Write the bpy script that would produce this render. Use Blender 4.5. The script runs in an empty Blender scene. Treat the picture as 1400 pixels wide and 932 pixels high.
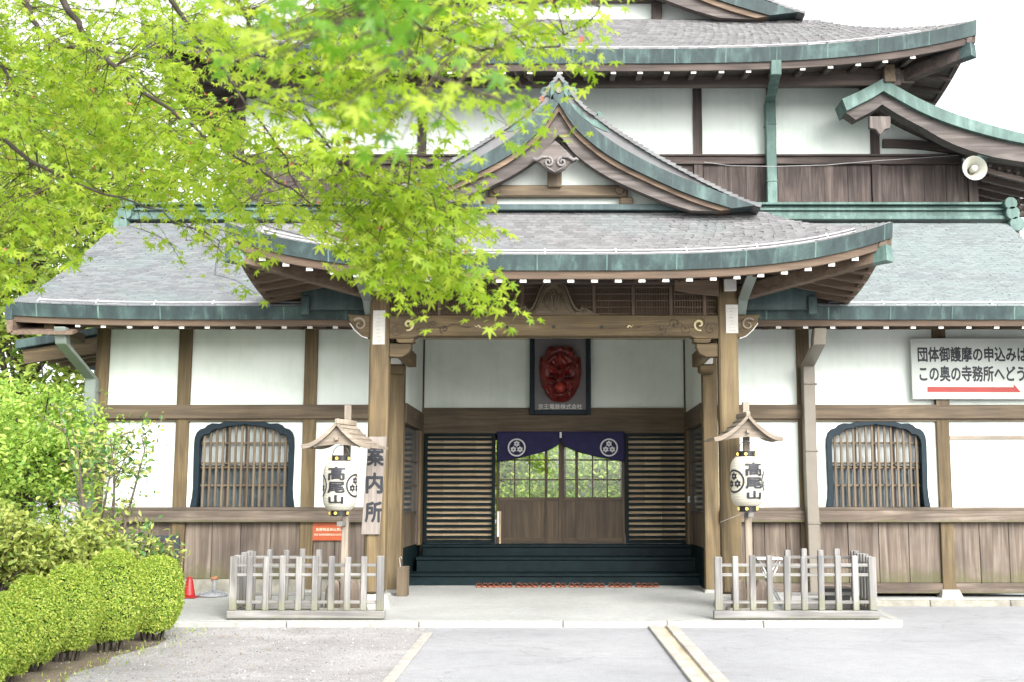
import bpy, bmesh, math, random
import numpy as np
from mathutils import Vector, Matrix

# ------------------------------------------------------------------ camera, sky, sun, exposure
R = math.radians
SC = bpy.context.scene
COL = SC.collection
F_PX, IMG_W, IMG_H = 1620.0, 1400.0, 932.0
CX, CY = 764.0, 466.0                       # where the facade's normal meets the frame / frame middle
PITCH = math.atan2(214.0, F_PX)
EYE = 1.6
cam_d = bpy.data.cameras.new('camera')
cam = bpy.data.objects.new('camera', cam_d)
COL.objects.link(cam)
cam.location = (0, 0, EYE)
cam.rotation_euler = (math.pi / 2 + PITCH, 0, 0)
cam_d.sensor_fit = 'HORIZONTAL'
cam_d.sensor_width = 36.0
cam_d.lens = F_PX / IMG_W * 36.0
cam_d.shift_x = -(CX - IMG_W / 2) / IMG_W
cam_d.clip_start = 0.1
cam_d.clip_end = 1500
cam_d.dof.use_dof = True
cam_d.dof.focus_distance = 16.5
cam_d.dof.aperture_fstop = 4.5
SC.camera = cam

SUN_EL, SUN_AZ = R(35), R(152)              # compass style: 180 = behind the camera
world = bpy.data.worlds.new('World')
SC.world = world
world.use_nodes = True
wn, wl = world.node_tree.nodes, world.node_tree.links
sky = wn.new('ShaderNodeTexSky')
sky.sky_type = 'NISHITA'
sky.sun_disc = False
sky.sun_elevation = SUN_EL
sky.sun_rotation = SUN_AZ
sky.air_density = 1.0
sky.dust_density = 4.0
hs = wn.new('ShaderNodeHueSaturation')      # bright thin overcast: the blue is almost gone
hs.inputs['Saturation'].default_value = 0.12
wl.new(sky.outputs[0], hs.inputs['Color'])
wl.new(hs.outputs[0], wn['Background'].inputs['Color'])
wn['Background'].inputs['Strength'].default_value = 0.15
sun_d = bpy.data.lights.new('sun', 'SUN')
sun_d.energy = 0.8
sun_d.angle = R(40)
sun_d.color = (1.0, 0.965, 0.90)
sun = bpy.data.objects.new('sun', sun_d)
COL.objects.link(sun)
sdir = Vector((math.sin(SUN_AZ) * math.cos(SUN_EL), math.cos(SUN_AZ) * math.cos(SUN_EL), math.sin(SUN_EL)))
sun.rotation_euler = sdir.to_track_quat('Z', 'Y').to_euler()
sun.location = (0, -20, 40)
SC.view_settings.view_transform = 'Standard'
SC.view_settings.look = 'None'
SC.view_settings.gamma = 1.0
SC.view_settings.use_curve_mapping = False
SC.view_settings.exposure = 1.84
SC.cycles.max_bounces = 10
SC.cycles.diffuse_bounces = 5
SC.cycles.transparent_max_bounces = 16
SC.cycles.sample_clamp_indirect = 8.0
SC.cycles.use_denoising = True
try:
    SC.cycles.caustics_reflective = False
    SC.cycles.caustics_refractive = False
except Exception:
    pass

random.seed(7)
RNG = np.random.default_rng(11)
_cp, _sp = math.cos(PITCH), math.sin(PITCH)


def U(px, py, Y):
    """Point of the vertical plane at distance Y that the photo shows at (px, py)."""
    u, v = (px - CX) / F_PX, (CY - py) / F_PX
    t = Y / (_cp - v * _sp)
    return Vector((u * t, Y, EYE + (_sp + v * _cp) * t))


def Zp(py, Y):
    return U(CX, py, Y).z


def Xp(px, Y, py=600):
    return U(px, py, Y).x


def G(px, py, z=0.0):
    """Point of the level plane at height z."""
    u, v = (px - CX) / F_PX, (CY - py) / F_PX
    dz = _sp + v * _cp
    t = (z - EYE) / dz
    return Vector((u * t, (_cp - v * _sp) * t, z))


# ------------------------------------------------------------------ mesh helpers
class MB:
    def __init__(self):
        self.v, self.f = [], []

    def add(self, vs, fs):
        o = len(self.v)
        self.v += [tuple(p) for p in vs]
        self.f += [tuple(i + o for i in q) for q in fs]
        return self

    def box(self, x0, x1, y0, y1, z0, z1):
        return self.add([(x0, y0, z0), (x1, y0, z0), (x1, y1, z0), (x0, y1, z0),
                         (x0, y0, z1), (x1, y0, z1), (x1, y1, z1), (x0, y1, z1)],
                        [(0, 3, 2, 1), (4, 5, 6, 7), (0, 1, 5, 4), (1, 2, 6, 5), (2, 3, 7, 6), (3, 0, 4, 7)])

    def bar(self, p, q, w, h, up=(0, 0, 1), w2=None, h2=None):
        p, q = Vector(p), Vector(q)
        d = (q - p).normalized()
        s = d.cross(Vector(up))
        if s.length < 1e-6:
            s = Vector((1, 0, 0))
        s.normalize()
        t = s.cross(d).normalized()
        w2, h2 = w2 or w, h2 or h
        vs = [c + s * (a * ww / 2) + t * (b * hh / 2) for c, ww, hh in ((p, w, h), (q, w2, h2))
              for a, b in ((-1, -1), (1, -1), (1, 1), (-1, 1))]
        return self.add(vs, [(3, 2, 1, 0), (4, 5, 6, 7), (0, 1, 5, 4), (1, 2, 6, 5), (2, 3, 7, 6), (3, 0, 4, 7)])

    def prism(self, poly, y0, y1):
        """poly of (x, z), counter-clockwise seen from the front (-Y)."""
        n = len(poly)
        vs = [(x, y0, z) for x, z in poly] + [(x, y1, z) for x, z in poly]
        fs = [tuple(range(n)), tuple(range(2 * n - 1, n - 1, -1))]
        fs += [((i + 1) % n, i, i + n, (i + 1) % n + n) for i in range(n)]
        return self.add(vs, fs)

    def loft(self, rings, closed=True, caps=True):
        n = len(rings[0])
        vs = [p for r in rings for p in r]
        fs = []
        for k in range(len(rings) - 1):
            for i in range(n if closed else n - 1):
                j = (i + 1) % n
                fs.append((k * n + i, k * n + j, (k + 1) * n + j, (k + 1) * n + i))
        if caps and closed:
            fs.append(tuple(range(n - 1, -1, -1)))
            b = (len(rings) - 1) * n
            fs.append(tuple(b + i for i in range(n)))
        return self.add(vs, fs)

    def tube(self, pts, rad, n=6):
        pts = [Vector(p) for p in pts]
        m = len(pts)
        rad = [rad] * m if isinstance(rad, (int, float)) else rad
        rings = []
        ref = Vector((0.13, 0.21, 1)).normalized()
        for i, p in enumerate(pts):
            d = (pts[min(i + 1, m - 1)] - pts[max(i - 1, 0)])
            if d.length < 1e-9:
                d = Vector((0, 0, 1))
            d.normalize()
            a = d.cross(ref)
            if a.length < 0.05:
                a = d.cross(Vector((1, 0, 0)))
            a.normalize()
            b = d.cross(a)
            rings.append([p + (a * math.cos(2 * math.pi * k / n) + b * math.sin(2 * math.pi * k / n)) * rad[i] for k in range(n)])
        return self.loft(rings)

    def lathe(self, prof, c, n=20, axis='Z'):
        """prof of (r, h) turned about an axis through c."""
        c = Vector(c)
        rings = []
        for r, h in prof:
            ring = []
            for k in range(n):
                a = 2 * math.pi * k / n
                if axis == 'Z':
                    ring.append(c + Vector((r * math.cos(a), r * math.sin(a), h)))
                else:
                    ring.append(c + Vector((r * math.cos(a), h, r * math.sin(a))))
            rings.append(ring)
        return self.loft(rings)

    def grid(self, fn, us, vs):
        o = [fn(u, v) for v in vs for u in us]
        n = len(us)
        fs = [(j * n + i, j * n + i + 1, (j + 1) * n + i + 1, (j + 1) * n + i) for j in range(len(vs) - 1) for i in range(n - 1)]
        return self.add(o, fs)

    def build(self, name, mat, parent=None, bevel=0, smooth=False, center=True, autos=None, recalc=True):
        me = bpy.data.meshes.new(name)
        c = Vector((0, 0, 0))
        if center and self.v:
            a = np.array(self.v)
            c = Vector(((a.min(0) + a.max(0)) / 2).tolist())
            self.v = [tuple(Vector(p) - c) for p in self.v]
        me.from_pydata(self.v, [], self.f)
        if recalc:
            bm = bmesh.new()
            bm.from_mesh(me)
            bmesh.ops.recalc_face_normals(bm, faces=bm.faces)
            bm.to_mesh(me)
            bm.free()
        if smooth:
            me.polygons.foreach_set('use_smooth', [True] * len(me.polygons))
        me.materials.append(mat)
        o = bpy.data.objects.new(name, me)
        COL.objects.link(o)
        o.location = c
        if bevel:
            b = o.modifiers.new('bevel', 'BEVEL')
            b.width = bevel
            b.segments = 1
            b.limit_method = 'ANGLE'
        if autos:
            attach_smooth(me, autos)
        if parent:
            put(o, parent)
        return o


def attach_smooth(me, ang):
    me.polygons.foreach_set('use_smooth', [True] * len(me.polygons))
    try:
        me.set_sharp_from_angle(angle=R(ang))
    except Exception:
        pass


ORIGIN = {}


def put(o, parent):
    """Parent o, keeping its world place (every parent here is unrotated and unscaled)."""
    o.parent = parent
    o.location = Vector(o.location) - world_loc(parent)


def world_loc(o):
    p = Vector(o.location)
    while o.parent:
        o = o.parent
        p += Vector(o.location)
    return p


def thing(name, label, cat, loc=(0, 0, 0), group=None):
    o = bpy.data.objects.new(name, None)
    o.empty_display_size = 0.2
    COL.objects.link(o)
    o.location = loc
    return tag(o, label, cat, group)


def tag(o, label, cat, group=None):
    o['label'] = label
    o['category'] = cat
    if group:
        o['group'] = group
    return o


def part(name, parent):
    o = bpy.data.objects.new(name, None)
    o.empty_display_size = 0.1
    COL.objects.link(o)
    put(o, parent)
    return o


def kind(o, k):
    o['kind'] = k
    return o


def bxo(name, x0, x1, y0, y1, z0, z1, mat, parent, bevel=0.006):
    return MB().box(min(x0, x1), max(x0, x1), min(y0, y1), max(y0, y1), min(z0, z1), max(z0, z1)).build(name, mat, parent, bevel)


def arr_mesh(name, V, T, mat, parent=None, smooth=False):
    """One mesh from numpy triangles."""
    me = bpy.data.meshes.new(name)
    V = np.ascontiguousarray(V, dtype=np.float32)
    T = np.ascontiguousarray(T, dtype=np.int32)
    me.vertices.add(len(V))
    me.vertices.foreach_set('co', V.ravel())
    me.loops.add(T.size)
    me.loops.foreach_set('vertex_index', T.ravel())
    me.polygons.add(len(T))
    me.polygons.foreach_set('loop_start', np.arange(0, T.size, T.shape[1], dtype=np.int32))
    me.polygons.foreach_set('loop_total', np.full(len(T), T.shape[1], dtype=np.int32))
    if smooth:
        me.polygons.foreach_set('use_smooth', np.ones(len(T), dtype=bool))
    me.update(calc_edges=True)
    me.materials.append(mat)
    o = bpy.data.objects.new(name, me)
    COL.objects.link(o)
    if parent:
        put(o, parent)
    return o


def frames(nrm, spin):
    """Rotation matrices whose z axis is nrm, spun about it."""
    n = nrm / np.linalg.norm(nrm, axis=1, keepdims=True)
    ref = np.where(np.abs(n[:, 2:3]) < 0.95, np.array([[0, 0, 1.0]]), np.array([[1.0, 0, 0]]))
    x = np.cross(ref, n)
    x /= np.linalg.norm(x, axis=1, keepdims=True)
    y = np.cross(n, x)
    c, s = np.cos(spin)[:, None], np.sin(spin)[:, None]
    return np.stack([x * c + y * s, -x * s + y * c, n], axis=2)


def scatter(tv, tt, pos, M, sc):
    K, N = len(pos), len(tv)
    V = np.einsum('kij,nj->kni', M, tv) * np.asarray(sc)[:, None, None] + pos[:, None, :]
    T = tt[None] + (np.arange(K) * N)[:, None, None]
    return V.reshape(-1, 3), T.reshape(-1, tt.shape[1])


# ------------------------------------------------------------------ materials
MATS = {}


def nodes(name):
    m = bpy.data.materials.new(name)
    m.use_nodes = True
    nt = m.node_tree
    return m, nt.nodes, nt.links, nt.nodes['Principled BSDF']


def ramp(n, l, src, stops):
    r = n.new('ShaderNodeValToRGB')
    e = r.color_ramp.elements
    while len(e) < len(stops):
        e.new(0.5)
    for k, (p, c) in enumerate(stops):
        e[k].position = p
        e[k].color = (*c, 1)
    l.new(src, r.inputs[0])
    return r.outputs[0]


def coords(n, l, scale, rnd=True, src='Object'):
    tc = n.new('ShaderNodeTexCoord')
    mp = n.new('ShaderNodeMapping')
    mp.inputs['Scale'].default_value = scale
    l.new(tc.outputs[src], mp.inputs['Vector'])
    if rnd:
        oi = n.new('ShaderNodeObjectInfo')
        ml = n.new('ShaderNodeMath')
        ml.operation = 'MULTIPLY'
        ml.inputs[1].default_value = 37.0
        l.new(oi.outputs['Random'], ml.inputs[0])
        cb = n.new('ShaderNodeCombineXYZ')
        for i in range(3):
            l.new(ml.outputs[0], cb.inputs[i])
        l.new(cb.outputs[0], mp.inputs['Location'])
    return mp.outputs[0]


def noise(n, l, vec, scale, detail=4, rough=0.55, dist=0.0):
    t = n.new('ShaderNodeTexNoise')
    t.inputs['Scale'].default_value = scale
    t.inputs['Detail'].default_value = detail
    t.inputs['Roughness'].default_value = rough
    t.inputs['Distortion'].default_value = dist
    l.new(vec, t.inputs['Vector'])
    return t.outputs['Fac']


def mixc(n, l, fac, a, b, mode='MIX'):
    m = n.new('ShaderNodeMix')
    m.data_type = 'RGBA'
    m.blend_type = mode
    for s, val in ((m.inputs[0], fac), (m.inputs[6], a), (m.inputs[7], b)):
        if hasattr(val, 'links') or hasattr(val, 'is_linked'):
            l.new(val, s)
        elif isinstance(val, (int, float)):
            s.default_value = val
        else:
            s.default_value = (*val, 1)
    return m.outputs[2]


def bump(n, l, h, bs, strength=0.3, dist=0.01):
    b = n.new('ShaderNodeBump')
    b.inputs['Strength'].default_value = strength
    b.inputs['Distance'].default_value = dist
    l.new(h, b.inputs['Height'])
    l.new(b.outputs[0], bs.inputs['Normal'])


def wood(kind_, axis):
    key = f'wood_{kind_}_{axis}'
    if key in MATS:
        return MATS[key]
    c0, c1, c2, rough = WOODS[kind_]
    m, n, l, bs = nodes(key)
    ax = 'xyz'.index(axis)
    sc = [9.0, 9.0, 9.0]
    sc[ax] = 0.55
    v = coords(n, l, sc)
    a = noise(n, l, v, 1.0, 6, 0.6, 1.1)
    sc2 = [70.0, 70.0, 70.0]
    sc2[ax] = 1.6
    f = noise(n, l, coords(n, l, sc2), 1.0, 3, 0.6)
    big = noise(n, l, coords(n, l, (1.6, 1.6, 1.6)), 1.0, 3, 0.5)
    col = ramp(n, l, a, [(0.28, c0), (0.50, c1), (0.72, c2)])
    col = mixc(n, l, 0.38, col, ramp(n, l, f, [(0.3, (0.25, 0.25, 0.25)), (0.7, (0.75, 0.75, 0.75))]), 'OVERLAY')
    col = mixc(n, l, 0.6 if kind_ in ('plank', 'upper', 'grey') else 0.4, col, ramp(n, l, big, [(0.3, (0.28, 0.28, 0.3)), (0.7, (0.74, 0.72, 0.68))]), 'OVERLAY')
    gw = noise(n, l, coords(n, l, (2.2, 2.2, 2.2)), 1.0, 5, 0.65, 0.8)
    lum = sum(c1) / 3 * 1.15
    col = mixc(n, l, ramp(n, l, gw, [(0.36, (0.10, 0.10, 0.10)), (0.66, (0.20, 0.20, 0.20))]), col, (lum * 1.05, lum, lum * 0.93))
    oi = n.new('ShaderNodeObjectInfo')
    col = mixc(n, l, 0.30, col, ramp(n, l, oi.outputs['Random'], [(0, (0.33, 0.32, 0.32)), (1, (0.66, 0.66, 0.64))]), 'OVERLAY')
    if kind_ in ('plank', 'grey'):
        tc = n.new('ShaderNodeTexCoord')
        sp = n.new('ShaderNodeSeparateXYZ')
        l.new(tc.outputs['Generated'], sp.inputs[0])
        ms = noise(n, l, coords(n, l, (5, 5, 5)), 1.0, 6, 0.7, 0.6)
        sb_ = n.new('ShaderNodeMath')
        sb_.operation = 'SUBTRACT'
        l.new(ms, sb_.inputs[0])
        l.new(sp.outputs[2], sb_.inputs[1])
        fac = ramp(n, l, sb_.outputs[0], [(0.22, (0, 0, 0)), (0.48, (0.6, 0.6, 0.6))])
        col = mixc(n, l, fac, col, (0.085, 0.088, 0.036) if kind_ == 'plank' else (0.16, 0.165, 0.09))
    l.new(col, bs.inputs['Base Color'])
    bs.inputs['Roughness'].default_value = rough
    bs.inputs['Specular IOR Level'].default_value = 0.25
    ad = n.new('ShaderNodeMath')
    ad.operation = 'ADD'
    l.new(a, ad.inputs[0])
    l.new(f, ad.inputs[1])
    bump(n, l, ad.outputs[0], bs, 0.35, 0.004)
    MATS[key] = m
    return m


WOODS = {
    'post':   ((0.062, 0.042, 0.019), (0.118, 0.084, 0.040), (0.185, 0.138, 0.070), 0.75),
    'beam':   ((0.062, 0.044, 0.027), (0.110, 0.082, 0.052), (0.165, 0.127, 0.082), 0.75),
    'soffit': ((0.080, 0.053, 0.036), (0.130, 0.090, 0.062), (0.185, 0.133, 0.094), 0.8),
    'dark':   ((0.045, 0.034, 0.030), (0.085, 0.066, 0.058), (0.135, 0.106, 0.092), 0.8),
    'plank':  ((0.060, 0.044, 0.033), (0.118, 0.092, 0.073), (0.195, 0.164, 0.138), 0.85),
    'upper':  ((0.030, 0.022, 0.020), (0.068, 0.053, 0.049), (0.130, 0.104, 0.096), 0.85),
    'grey':   ((0.095, 0.092, 0.085), (0.172, 0.170, 0.166), (0.260, 0.259, 0.257), 0.9),
    'pale':   ((0.150, 0.120, 0.088), (0.225, 0.188, 0.146), (0.310, 0.268, 0.218), 0.8),
    'door':   ((0.034, 0.021, 0.010), (0.062, 0.041, 0.021), (0.098, 0.068, 0.038), 0.5),
    'slat':   ((0.080, 0.058, 0.034), (0.130, 0.100, 0.064), (0.185, 0.148, 0.102), 0.8),
    'barge':  ((0.050, 0.042, 0.039), (0.098, 0.084, 0.079), (0.160, 0.142, 0.134), 0.85),
    'tan':    ((0.300, 0.210, 0.115), (0.420, 0.310, 0.180), (0.520, 0.400, 0.250), 0.8),
    'board':  ((0.420, 0.350, 0.260), (0.540, 0.465, 0.360), (0.640, 0.570, 0.460), 0.7),
    'signboard': ((0.170, 0.145, 0.126), (0.225, 0.196, 0.174), (0.285, 0.254, 0.230), 0.8),
    'root':   ((0.026, 0.021, 0.016), (0.052, 0.043, 0.033), (0.090, 0.076, 0.060), 0.9),
}


def plain(name, c, rough=0.6, var=0.12, scale=3.0, bmp=0.0, bscale=60.0, metal=0.0, spec=0.4, src='Object'):
    """One paint or stone: its colour with a mottled variation and a fine relief."""
    if name in MATS:
        return MATS[name]
    m, n, l, bs = nodes(name)
    v = coords(n, l, (1, 1, 1), src=src)
    a = noise(n, l, v, scale, 5, 0.6)
    lo = tuple(max(0, x * (1 - var)) for x in c)
    hi = tuple(min(1, x * (1 + var)) for x in c)
    l.new(ramp(n, l, a, [(0.3, lo), (0.7, hi)]), bs.inputs['Base Color'])
    bs.inputs['Roughness'].default_value = rough
    bs.inputs['Metallic'].default_value = metal
    bs.inputs['Specular IOR Level'].default_value = spec
    if bmp:
        bump(n, l, noise(n, l, v, bscale, 4, 0.6), bs, bmp, 0.01)
    MATS[name] = m
    return m


def make_plaster():
    m, n, l, bs = nodes('plaster')
    v = coords(n, l, (1, 1, 1))
    a = noise(n, l, v, 1.3, 6, 0.62)
    col = ramp(n, l, a, [(0.28, (0.625, 0.690, 0.640)), (0.5, (0.715, 0.772, 0.724)), (0.75, (0.755, 0.800, 0.762))])
    st = noise(n, l, coords(n, l, (9, 9, 0.5)), 1.0, 5, 0.65)
    col = mixc(n, l, 0.30, col, ramp(n, l, st, [(0.36, (0.34, 0.37, 0.30)), (0.58, (0.54, 0.54, 0.53))]), 'OVERLAY')
    sp_ = noise(n, l, v, 7.0, 6, 0.75, 0.5)
    col = mixc(n, l, 0.35, col, ramp(n, l, sp_, [(0.26, (0.28, 0.31, 0.24)), (0.42, (0.5, 0.5, 0.5))]), 'OVERLAY')
    l.new(col, bs.inputs['Base Color'])
    bs.inputs['Roughness'].default_value = 0.9
    bs.inputs['Specular IOR Level'].default_value = 0.15
    bump(n, l, noise(n, l, v, 45, 4, 0.6), bs, 0.12, 0.003)
    return m


def make_copper(name, dark, mid, light, rough=0.55):
    m, n, l, bs = nodes(name)
    a = noise(n, l, coords(n, l, (1.1, 1.1, 1.1), False), 1.0, 6, 0.65, 0.4)
    st = noise(n, l, coords(n, l, (7, 7, 0.9), False), 1.0, 5, 0.65, 0.3)
    col = ramp(n, l, a, [(0.30, dark), (0.52, mid), (0.70, light)])
    col2 = ramp(n, l, st, [(0.36, dark), (0.55, mid), (0.72, light)])
    col = mixc(n, l, 0.5, col, col2)
    fine = noise(n, l, coords(n, l, (30, 30, 30), False), 1.0, 4, 0.7)
    col = mixc(n, l, 0.28, col, ramp(n, l, fine, [(0.3, (0.3, 0.3, 0.3)), (0.7, (0.72, 0.72, 0.72))]), 'OVERLAY')
    l.new(col, bs.inputs['Base Color'])
    bs.inputs['Roughness'].default_value = rough
    bs.inputs['Specular IOR Level'].default_value = 0.35
    bump(n, l, fine, bs, 0.1, 0.004)
    return m


def make_shingle(name, a, b, c, patina, pat):
    """Small metal shingles: every piece its own tone, drifts of verdigris over the slope."""
    m, n, l, bs = nodes(name)
    ge = n.new('ShaderNodeNewGeometry')
    col = ramp(n, l, ge.outputs['Random Per Island'], [(0.0, a), (0.5, b), (1.0, c)])
    big = noise(n, l, coords(n, l, (0.55, 0.8, 1.2), False), 1.0, 6, 0.7, 0.5)
    fac = ramp(n, l, big, [(0.62 - pat, (0, 0, 0)), (0.95 - pat, (1, 1, 1))])
    col = mixc(n, l, fac, col, patina)
    sm = noise(n, l, coords(n, l, (14, 14, 14), False), 1.0, 5, 0.7)
    col = mixc(n, l, 0.22, col, ramp(n, l, sm, [(0.3, (0.3, 0.3, 0.3)), (0.7, (0.72, 0.72, 0.72))]), 'OVERLAY')
    l.new(col, bs.inputs['Base Color'])
    bs.inputs['Roughness'].default_value = 0.62
    bs.inputs['Specular IOR Level'].default_value = 0.4
    bump(n, l, sm, bs, 0.15, 0.004)
    return m


def make_leaf(name, stops, trans=0.45, gloss=0.35, tcol=None):
    m, n, l, bs = nodes(name)
    ge = n.new('ShaderNodeNewGeometry')
    oi = n.new('ShaderNodeObjectInfo')
    ad = n.new('ShaderNodeMath')
    ad.operation = 'ADD'
    l.new(ge.outputs['Random Per Island'], ad.inputs[0])
    l.new(oi.outputs['Random'], ad.inputs[1])
    fr = n.new('ShaderNodeMath')
    fr.operation = 'FRACT'
    l.new(ad.outputs[0], fr.inputs[0])
    k = len(stops)
    col = ramp(n, l, fr.outputs[0], [(i / (k - 1) * 0.98, c) for i, c in enumerate(stops)])
    l.new(col, bs.inputs['Base Color'])
    bs.inputs['Roughness'].default_value = gloss
    bs.inputs['Specular IOR Level'].default_value = 0.3
    tr = n.new('ShaderNodeBsdfTranslucent')
    t2 = mixc(n, l, 1.0, col, tcol or (1.7, 1.7, 1.0), 'MULTIPLY')
    l.new(t2, tr.inputs['Color'])
    mx = n.new('ShaderNodeMixShader')
    mx.inputs[0].default_value = trans
    l.new(bs.outputs[0], mx.inputs[1])
    l.new(tr.outputs[0], mx.inputs[2])
    l.new(mx.outputs[0], n['Material Output'].inputs['Surface'])
    return m


def make_ground(name, c0, c1, c2, speck=0.35, scale=180.0, bmp=0.5, patch=0.5, cracks=False):
    m, n, l, bs = nodes(name)
    v = coords(n, l, (1, 1, 1), False)
    big = noise(n, l, v, patch, 6, 0.62, 0.4)
    col = ramp(n, l, big, [(0.3, c0), (0.5, c1), (0.7, c2)])
    fine = noise(n, l, v, scale, 3, 0.7)
    col = mixc(n, l, speck, col, ramp(n, l, fine, [(0.32, (0.12, 0.12, 0.12)), (0.5, (0.5, 0.5, 0.5)), (0.68, (0.88, 0.88, 0.88))]), 'OVERLAY')
    mid = noise(n, l, v, 9.0, 5, 0.7)
    col = mixc(n, l, 0.25, col, ramp(n, l, mid, [(0.3, (0.35, 0.35, 0.35)), (0.7, (0.65, 0.65, 0.65))]), 'OVERLAY')
    if cracks:
        vo = n.new('ShaderNodeTexVoronoi')
        vo.feature = 'DISTANCE_TO_EDGE'
        vo.inputs['Scale'].default_value = 0.32
        nv = n.new('ShaderNodeTexNoise')
        nv.inputs['Scale'].default_value = 1.7
        nv.inputs['Detail'].default_value = 6
        l.new(v, nv.inputs['Vector'])
        vm = n.new('ShaderNodeVectorMath')
        vm.operation = 'MULTIPLY_ADD'
        vm.inputs[1].default_value = (1.2, 1.2, 1.2)
        l.new(nv.outputs['Color'], vm.inputs[0])
        l.new(v, vm.inputs[2])
        l.new(vm.outputs[0], vo.inputs['Vector'])
        cf = ramp(n, l, vo.outputs['Distance'], [(0.0, (0.32, 0.32, 0.32)), (0.006, (0.0, 0.0, 0.0))])
        col = mixc(n, l, cf, col, (0.09, 0.085, 0.08))
        stn = noise(n, l, v, 1.1, 6, 0.7, 1.0)
        col = mixc(n, l, 0.35, col, ramp(n, l, stn, [(0.30, (0.34, 0.34, 0.33)), (0.46, (0.5, 0.5, 0.5)), (0.7, (0.58, 0.58, 0.58))]), 'OVERLAY')
    l.new(col, bs.inputs['Base Color'])
    bs.inputs['Roughness'].default_value = 0.85
    bs.inputs['Specular IOR Level'].default_value = 0.25
    bump(n, l, fine, bs, bmp, 0.006)
    return m


def make_glass(name, tint, refl):
    m, n, l, bs = nodes(name)
    tr = n.new('ShaderNodeBsdfTransparent')
    tr.inputs['Color'].default_value = (*tint, 1)
    gl = n.new('ShaderNodeBsdfGlossy')
    gl.inputs['Roughness'].default_value = 0.02
    mx = n.new('ShaderNodeMixShader')
    mx.inputs[0].default_value = refl
    l.new(tr.outputs[0], mx.inputs[1])
    l.new(gl.outputs[0], mx.inputs[2])
    l.new(mx.outputs[0], n['Material Output'].inputs['Surface'])
    return m


PLASTER = make_plaster()
COPPER = make_copper('copper_fascia', (0.016, 0.025, 0.027), (0.034, 0.055, 0.055), (0.110, 0.180, 0.162), 0.68)
COPPER_LIGHT = make_copper('copper_verdigris', (0.036, 0.062, 0.055), (0.080, 0.138, 0.120), (0.205, 0.300, 0.268), 0.65)
COPPER_DARK = make_copper('copper_gutter', (0.030, 0.050, 0.055), (0.050, 0.080, 0.082), (0.100, 0.150, 0.140))
SH_PORCH = make_shingle('porch_shingles', (0.100, 0.098, 0.101), (0.124, 0.122, 0.125), (0.152, 0.150, 0.152), (0.120, 0.150, 0.146), 0.12)
SH_MAIN = make_shingle('main_shingles', (0.098, 0.103, 0.109), (0.118, 0.124, 0.130), (0.144, 0.152, 0.156), (0.128, 0.168, 0.164), 0.14)
SH_RIGHT = make_shingle('green_shingles', (0.100, 0.110, 0.115), (0.122, 0.138, 0.142), (0.148, 0.168, 0.168), (0.132, 0.170, 0.166), 0.22)
SPOUT = plain('spout_paint', (0.175, 0.205, 0.185), 0.45, 0.1, 4, 0.05)
SPOUT_BROWN = plain('spout_brown_paint', (0.150, 0.132, 0.105), 0.45, 0.1, 4, 0.05)
WHITE = plain('white_paint', (0.60, 0.59, 0.555), 0.6, 0.08, 20, 0.1, 80)
BLACKGREEN = plain('black_green_paint', (0.0055, 0.0125, 0.0145), 0.5, 0.35, 5, 0.08, 40, spec=0.10)
SLATE = plain('slate_blue_paint', (0.010, 0.019, 0.026), 0.55, 0.2, 6, 0.08, 60, spec=0.18)
STONE = plain('granite', (0.30, 0.298, 0.276), 0.85, 0.2, 9, 0.5, 90)
STONE_OLD = plain('old_stone', (0.225, 0.215, 0.180), 0.9, 0.35, 5, 0.6, 50)
SNOWBAR = plain('snow_guard_metal', (0.50, 0.49, 0.50), 0.4, 0.1, 6, 0, metal=0.2)
INK = plain('ink', (0.020, 0.022, 0.028), 0.6, 0.2, 20)
PAPER = plain('paper', (0.52, 0.505, 0.465), 0.8, 0.08, 12, 0.1, 40)
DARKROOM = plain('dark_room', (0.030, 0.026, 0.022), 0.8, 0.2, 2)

# ------------------------------------------------------------------ the ground
YE, YW, YR, YC = 15.1, 18.5, 21.1, 16.6     # platform edge, wing walls, back of the entry, porch columns
ASPHALT = make_ground('asphalt', (0.235, 0.237, 0.246), (0.272, 0.274, 0.283), (0.308, 0.308, 0.315), 0.38, 70, 0.5, 0.35, True)
GRAVEL = make_ground('worn_gravel', (0.215, 0.207, 0.204), (0.275, 0.266, 0.262), (0.340, 0.330, 0.325), 0.55, 60, 0.8, 0.8, True)
CONCRETE = make_ground('concrete', (0.262, 0.268, 0.254), (0.312, 0.318, 0.305), (0.365, 0.368, 0.356), 0.25, 60, 0.2, 0.5)
SOIL = make_ground('soil', (0.090, 0.070, 0.050), (0.140, 0.112, 0.082), (0.190, 0.155, 0.115), 0.6, 60, 0.8, 1.2)
SAND = make_ground('channel_silt', (0.330, 0.270, 0.190), (0.420, 0.355, 0.260), (0.520, 0.450, 0.350), 0.5, 60, 0.5, 2.0)

g = MB()
g.box(-300, 300, -120, 500, -0.6, 0.0)
kind(g.build('ground', ASPHALT), 'structure')

kerbL = [G(578.9, 866.1), G(523.7, 932), G(591.1, 866.1), G(540.1, 932)]


def on_line(a, b, y):
    t = (y - a.y) / (b.y - a.y)
    return a.x + (b.x - a.x) * t


# worn gravelly lane left of the stone kerb
o = MB()
y0, y1 = 4.0, YE - 0.02
nx_ = 12
for k in range(nx_):
    ya, yb = y0 + (y1 - y0) * k / nx_, y0 + (y1 - y0) * (k + 1) / nx_
    o.add([(-9, ya, 0.004), (on_line(kerbL[0], kerbL[1], ya), ya, 0.004), (on_line(kerbL[0], kerbL[1], yb), yb, 0.004), (-9, yb, 0.004)], [(0, 1, 2, 3)])
kind(o.build('gravel_path', GRAVEL, center=False), 'structure')
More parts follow.
